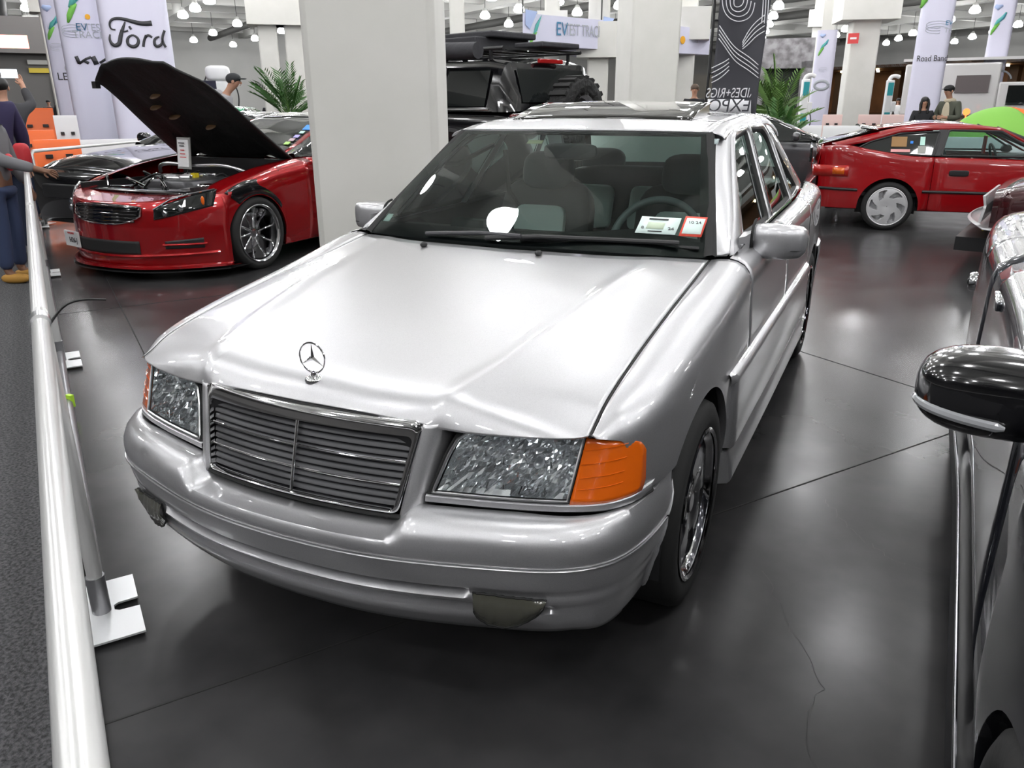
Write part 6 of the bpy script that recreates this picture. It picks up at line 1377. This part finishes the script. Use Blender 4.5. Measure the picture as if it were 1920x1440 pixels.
# ================================================================== FLAG BANNER
FD = 9.0; fb = thing('feather_flag', 'dark grey feather flag with white curving stripes and mirrored EXPO lettering', 'banner', (0,0,0))
def fq(px,py,o=0): 
    q = at(px,py,FD); d = q-O3; d /= np.linalg.norm(d); return q-d*o
edgeL = [(1329,260),(1330,205),(1336,150),(1341,100),(1345,60),(1347,30),(1350,0),(1353,-60)]; edgeR = [(1412,260),(1418,205),(1424,150),(1431,100),(1437,60),(1441,30),(1446,0),(1452,-60)]
FL = []
for v in np.linspace(0,1,40):
    py = 260-320*v; xl = np.interp(py,[e[1] for e in edgeL][::-1],[e[0] for e in edgeL][::-1]); xr = np.interp(py,[e[1] for e in edgeR][::-1],[e[0] for e in edgeR][::-1])
    FL.append([fq(xl+(xr-xl)*u,py,.03*sin(u*7+v*6)*(.6+.4*v)) for u in np.linspace(0,1,20)])
FLG = mat('flag_cloth', (.055,.055,.065), .8); MB().grid(np.array(FL)).build('flag_cloth', FLG, fb, solid=.002)
def fpt(px,py,o=.05): return fq(px,py,o)
FW_ = mat('flag_white', (.75,.75,.78), .7)
def stripe(pts, w=1.7): 
    Q = curve(pts,40); T_ = np.gradient(Q,axis=0); T_ /= np.linalg.norm(T_,axis=1)[:,None]+1e-9
    MB().grid(np.array([[fpt(q[0]-t_[1]*w/2,q[1]+t_[0]*w/2),fpt(q[0]+t_[1]*w/2,q[1]-t_[0]*w/2)] for q,t_ in zip(Q,T_)])).build('flag_stripe', FW_, fb, solid=.001)
for k in range(4):
    r = 10+7.5*k; stripe([(1386-r,-20),(1386-r*.98,0),(1386-r*.75,12+k*5),(1384,13+k*9),(1386+r*.6,8+k*8),(1386+r*.9,-4+k*3)][:6])
    stripe([(1349-k*.5,48+k*8),(1362,68+k*8),(1380,90+k*8.5),(1400,104+k*8.5),(1422,122+k*8)])
    stripe([(1334,146-k*9+9),(1346,140-k*9+9),(1358,131-k*8+9),(1367,121-k*7+10)])
    stripe([(1392,92-k*4),(1404,82-k*8),(1416,70-k*9),(1434,58-k*10)])
for k in range(3): stripe([(1428+k*5,44),(1430+k*5,20),(1432+k*5,-30)])
def ftext(body, px, py, size, m, o, sx):
    q = fpt(px,py,o); r = Rv; n = np.array([Rv[1],-Rv[0],0]); tl = 0.10
    u = np.array([0,0,1.])+Rv*tl*1.3; u /= np.linalg.norm(u)
    M = Matrix(((-r[0],u[0],-n[0],q[0]),(-r[1],u[1],-n[1],q[1]),(-r[2],u[2],-n[2],q[2]),(0,0,0,1))); return text(body,size,m,fb,M,sx=sx)
ftext('RIDES+RIGS',1370,175,.135,FW_,.075,.72)
MB().grid(np.array([[fpt(x,y,.07) for y in (186,216)] for x in (1327,1370,1408)])).build('flag_box', FW_, fb, solid=.001)
ftext('EXPO',1367,199,.175,FLG,.20,1.0)
MB().tube([fq(1318,330),fq(1322,205),fq(1330,130),fq(1337,50),fq(1344,-60)], .014, 8).build('flag_pole', BLACK, fb)
for py in (38,138): MB().tube([fq(1337-(py-38)*.08,py),fq(1347-(py-38)*.10,py)], .010, 6).build('pole_clip', BLACK, fb)
g0 = fq(1330,260); MB().box((g0[0],g0[1],.03),(.5,.5,.06)).tube([(g0[0],g0[1],.03),tuple(fq(1318,330))], .016, 8).build('flag_base', BLACK, fb)

# ================================================================== TRAFFIC BARRIERS, CONES
def jersey(label, c, L, rz, m, h=1.0, group=None, slots=True):
    t = thing('traffic_barrier', label, 'traffic barrier', (c[0],c[1],0), rz, group)
    sec = [(-.27,0),(-.27,.08),(-.14,.30),(-.09,.55),(-.085,h-.05),(-.05,h),(.05,h),(.085,h-.05),(.09,.55),(.14,.30),(.27,.08),(.27,0)]
    MB().grid(np.array([[(x,y,z) for y,z in sec] for x in (-L/2,-L/2+.03,0,L/2-.03,L/2)]), out=(0,0,.4)).poly([(L/2,y,z) for y,z in sec],.002,(1,0,0)).poly([(-L/2,y,z) for y,z in sec],.002,(-1,0,0)).build('barrier_body', m, t)
    if slots:
        for x in (-L*.22,L*.22): MB().box((x,-.10,h*.74),(L*.16,.06,.055)).build('forklift_slot', BLACK, t)
    return t
OR_ = mat('plastic_orange', (.80,.13,.01), .45); WH_ = mat('plastic_white', (.66,.66,.67), .4)
def jpx(label, x0, x1, D, m, h, rzo=0, **k):
    p = at((x0+x1)/2,200,D); L = np.linalg.norm(at(x1,200,D)-at(x0,200,D)); return jersey(label,p,L,facing(p)+rzo,m,h,**k)
jpx('orange plastic traffic barrier nearest the barrier corner, at the left',50,138,14.6,OR_,.93)
jpx('orange plastic traffic barrier standing behind the nearer orange one',20,92,17.5,OR_,1.0)
jpx('orange plastic traffic barrier farthest back of the three orange ones',30,98,20.5,OR_,1.38)
jpx('white traffic barrier beside the orange ones under the leftmost banner',96,140,18.0,WH_,1.25)
jpx('long white traffic barrier under the Ford banner column',132,318,16.2,WH_,.86)
for i,(x0,x1) in enumerate(((1462,1545),(1548,1628),(1631,1700),(1702,1790))): jpx(['first','second','third','fourth'][i]+' white barrier from the left, in the low row behind the red hatchback',x0,x1,16.6,WH_,1.0)
jpx('white barrier standing in front of the green tent, seen through the red hatchback windows',1750,1935,13.9,WH_,.92)
RB_ = mat('plastic_redwhite', (.68,.50,.46), .5)
for i,(x0,x1) in enumerate(((1545,1582),(1612,1655),(1657,1700))): jpx(['left','middle','right'][i]+' one of the far white and orange barriers by the chargers',x0,x1,27.2,RB_,1.05)
CONE = mat('cone_orange', (.85,.07,.02), .5)
cone0 = None
for i,(px,py,D,lab) in enumerate(((1548,236,22,'orange cone in front of the far group beside the grey green column'),(1556,222,24.3,'left cone of the far group left of the grey green column'),(1568,222,26,'right cone of the far group left of the grey green column'),(1512,222,27,'orange cone right of the first charger'),(1625,225,26,'first orange cone from the left right of the grey green column'),(1640,224,26.5,'second orange cone right of the grey green column'),(1672,224,26,'orange cone just left of the tall banner'),(1688,226,25.5,'orange cone at the foot of the tall banner'),(1440,208,17.6,'orange cone left of the bushy plant by the flag'),(120,215,24,'pink and white cone under the leftmost banners'))):
    p = at(px,py,D)
    if cone0 is None:
        cone0 = thing('traffic_cone', lab, 'traffic cone', (p[0],p[1],0), 0)
        MB().lathe([(.16,.04),(.12,.2),(.03,.70),(.0,.71)], n=20).build('cone_body', CONE, cone0); MB().lathe([(.128,.22),(.095,.36)], n=20).build('cone_band', WHITE, cone0, solid=.004, off=1); MB().box((0,0,.02),(.38,.38,.04)).build('cone_base', CONE, cone0)
    else: dup(cone0,(p[0],p[1],0),label=lab)

# ================================================================== CHARGERS, PLANTS, TENT, TRUCK, SCREENS
def charger(label, px, D, ztop):
    p = at(px,200,D); t = thing('charging_post', label, 'charger', (p[0],p[1],0), facing(p)+radians(20)); TL = mat('charger_teal',(.03,.33,.36),.4)
    MB().box((0,0,ztop*.48),(.26,.20,ztop*.96)).build('post', WHITE, t, bevel=.04); MB().tube(curve([(-.05,0,ztop*.93),(0,0,ztop),(.15,0,ztop*1.02),(.30,0,ztop)],10),.07,10).build('post_arm', WHITE, t)
    MB().box((0,-.105,ztop*.25),(.20,.01,ztop*.42)).build('lower_panel', TL, t); MB().box((0,-.105,ztop*.82),(.20,.01,ztop*.20)).build('upper_panel', TL, t)
    MB().box((.18,-.03,ztop*.55),(.16,.2,.35)).build('holster', WHITE, t, bevel=.02); MB().tube(curve([(.18,-.1,ztop*.5),(.25,-.15,ztop*.3),(.15,-.15,ztop*.2),(.05,-.12,ztop*.35)],12),.02,6).build('cable', BLACK, t)
charger('white and teal charging post left of the far banner column',1506,31,2.25); charger('white and teal charging post between the grey green column and the tall banner',1663,34,2.25)
LEAF = mat('palm_leaf', (.045,.13,.025), .6); LEAF2 = mat('palm_leaf_light', (.10,.20,.04), .6)
def palm(label, px, py0, D, H, n, sp, name='palm_plant', seed=1):
    r = random.Random(seed); p = at(px,200,D); t = thing(name, label, 'plant', (p[0],p[1],0)); 
    MB().lathe([(.0,.0),(.22,.0),(.28,.45),(.25,.45),(.22,.40),(.0,.40)], n=20).build('pot', BLACK, t)
    b = MB(); stems = MB()
    for i in range(n):
        a = r.uniform(0,2*pi); el = r.uniform(.25,1.45); L_ = H*r.uniform(.35,.6); base = np.array([0,0,H*r.uniform(.35,.6)]); d = np.array([cos(a)*cos(el),sin(a)*cos(el),sin(el)])
        tip = base+d*L_; tip[2] -= .12*L_*cos(el); mid = (base+tip)/2+np.array([0,0,.10*L_]); stems.tube([base*[0,0,.6],base,mid,tip], [.012,.01,.007,.003], 5)
        for q in range(11):
            f = .25+.75*q/10; c_ = base*(1-f)**2+2*f*(1-f)*mid+tip*f*f
            for sg in (1,-1):
                s_ = np.cross(d,(0,0,1)); s_ = s_/(np.linalg.norm(s_)+1e-6)*sg; l = sp*(1-.5*abs(f-.5))*r.uniform(.8,1.1); e = c_+s_*l*.8+d*l*.8+np.array([0,0,-.03]); w = np.cross(s_,d)*.015+d*.014
                b.add([c_,(c_+e)/2+w,e,(c_+e)/2-w],[(0,1,2,3)])
    b.build('leaves', LEAF if seed%2 else LEAF2, t, weld=False, smooth=False); stems.build('stems', LEAF2, t)
palm('potted palm with fan leaves left of the large cream column',540,150,24,2.25,34,.34,seed=1)
palm('tall bushy palm behind the flag banner on the right',1457,160,20,2.0,40,.30,seed=2)
palm('low dense shrub under the tall palm beside the flag banner',1462,215,15.5,1.25,46,.22,seed=3,name='shrub')
p = at(1878,230,15.2); tn = thing('dome_tent', 'small lime green dome tent with an orange side at the right edge', 'tent', (p[0],p[1],.0), facing(p)); TG = mat('tent_green',(.22,.50,.08),.8); TO = mat('tent_orange',(.75,.16,.02),.8)
MB().grid(np.array([[(1.0*cos(a)*cos(e),.8*sin(a)*cos(e),1.34*sin(e)**.85) for a in np.linspace(0,2*pi*.86,32)] for e in np.linspace(0,pi/2,12)]), out=(0,0,.3)).build('tent_skin', TG, tn, solid=.004)
MB().grid(np.array([[(1.0*cos(a)*cos(e),.8*sin(a)*cos(e),1.34*sin(e)**.85) for a in np.linspace(2*pi*.86,2*pi,8)] for e in np.linspace(0,pi/2,12)]), out=(0,0,.3)).build('tent_door', TO, tn, solid=.004)
p = at(1860,190,30); tk = thing('white_truck', 'white box truck with a roof rack parked far right behind the banner columns', 'truck', (p[0],p[1],0), facing(p)); WT = paint('truck_white',(.62,.61,.60),rough=.35)
MB().box((-1.2,0,1.75),(2.6,2.0,1.5)).build('box_body', WT, tk, bevel=.06); MB().poly([(.1,-1.0,.6),(2.9,-1.0,.6),(2.9,-1.0,1.15),(1.9,-1.0,1.25),(1.5,-1.0,1.95),(.1,-1.0,1.95)], 2.0, (0,1,0)).build('cab', WT, tk, bevel=.05)
MB().poly([(.35,-1.02,1.3),(1.65,-1.02,1.3),(1.35,-1.02,1.85),(.35,-1.02,1.85)], .03, (0,-1,0)).build('cab_window', DARKGLASS, tk); MB().box((0,0,2.62),(5.2,1.7,.08)).build('roof_rack', WT, tk)
MB().box((-.6,-1.03,1.9),(.9,.03,.5)).build('side_logo', mat('logo_grey',(.12,.10,.10),.6), tk)
for x in (-1.6,2.0):
    MB().lathe([(.0,-.1),(.22,-.1),(.24,-.12),(.42,-.12),(.44,.1),(.0,.1)], (x,-.92,.44), 'y', 28).build('wheel', BLACK, tk)
    MB().lathe([(.0,0),(.20,0)], (x,-1.05,.44), 'y', 20).build('wheel_hub', ALU, tk, solid=.02)
p = at(400,150,22); sc = thing('inflatable_tower', 'white curved charging tower with hanging cables behind the person in grey', 'charger', (p[0],p[1],0), facing(p)); 
MB().box((.12,0,1.0),(.42,.3,2.0)).build('tower_body', WHITE, sc, bevel=.08); b = MB(); rbox(b,(.12,0,2.15),(.58,.42,.36),None,.5); b.build('tower_head', WHITE, sc)
for sg in (1,-1): MB().tube(curve([(.12+sg*.26,-.1,2.1),(.12+sg*.42,-.1,1.7),(.12+sg*.36,-.1,1.2)],14),.018,6).build('cable', BLACK, sc)
p = at(378,150,21); ms = thing('dark_monitor', 'dark flat monitor left of the white charging tower', 'monitor', (p[0],p[1],0), facing(p)); MB().box((0,0,1.75),(.62,.06,.42)).build('screen', mat('screen_dark',(.02,.02,.04),.2), ms, bevel=.01); MB().tube([(0,.0,.02),(0,.0,1.6)],.03,8).box((0,0,.02),(.5,.4,.04)).build('monitor_stand', BLACK, ms)
p = at(1466,150,42); gs = thing('stone_screen', 'grey patterned stone clad portal behind the tall palm', 'portal', (p[0],p[1],0), facing(p)); GST = mat('stone_clad',(.16,.15,.155),.8,noise=(3,(.36,.35,.36)))
MB().box((0,0,3.55),(2.6,.5,1.3)).build('lintel', GST, gs); MB().box((1.05,0,1.6),(.5,.5,3.2)).build('jamb', GST, gs); MB().box((-1.05,0,1.6),(.5,.5,3.2)).build('jamb', GST, gs); MB().box((0,.3,1.5),(1.7,.1,3.0)).build('dark_opening', mat('opening_dark',(.03,.035,.03),.9), gs)
p = at(1253,170,20); wp = thing('warning_light_pole', 'thin dark pole with white and red lights beside the cream column', 'light pole', (p[0],p[1],0)); MB().tube([(0,0,0),(0,0,2.9)],.035,8).build('pole', DARKGREY, wp)
MB().ell((0,0,2.15),(.085,.085,.085),14,10).build('lamp_globe', emis('globe_white',(1,1,.97),12), wp); MB().ell((0,0,1.72),(.05,.05,.06),12,8).build('red_lamp', emis('globe_red',(1,.08,.05),4), wp)
p = at(1812,210,20); tag(MB().ell((0,0,0),(.07,.07,.07),12,8).tube([(0,0,-.05),(0,0,-p[2]+.0)],.015,6).build('beacon', emis('beacon_red',(1,.12,.03),3), loc=tuple(p)), 'red glowing beacon right of the person in olive', 'light')
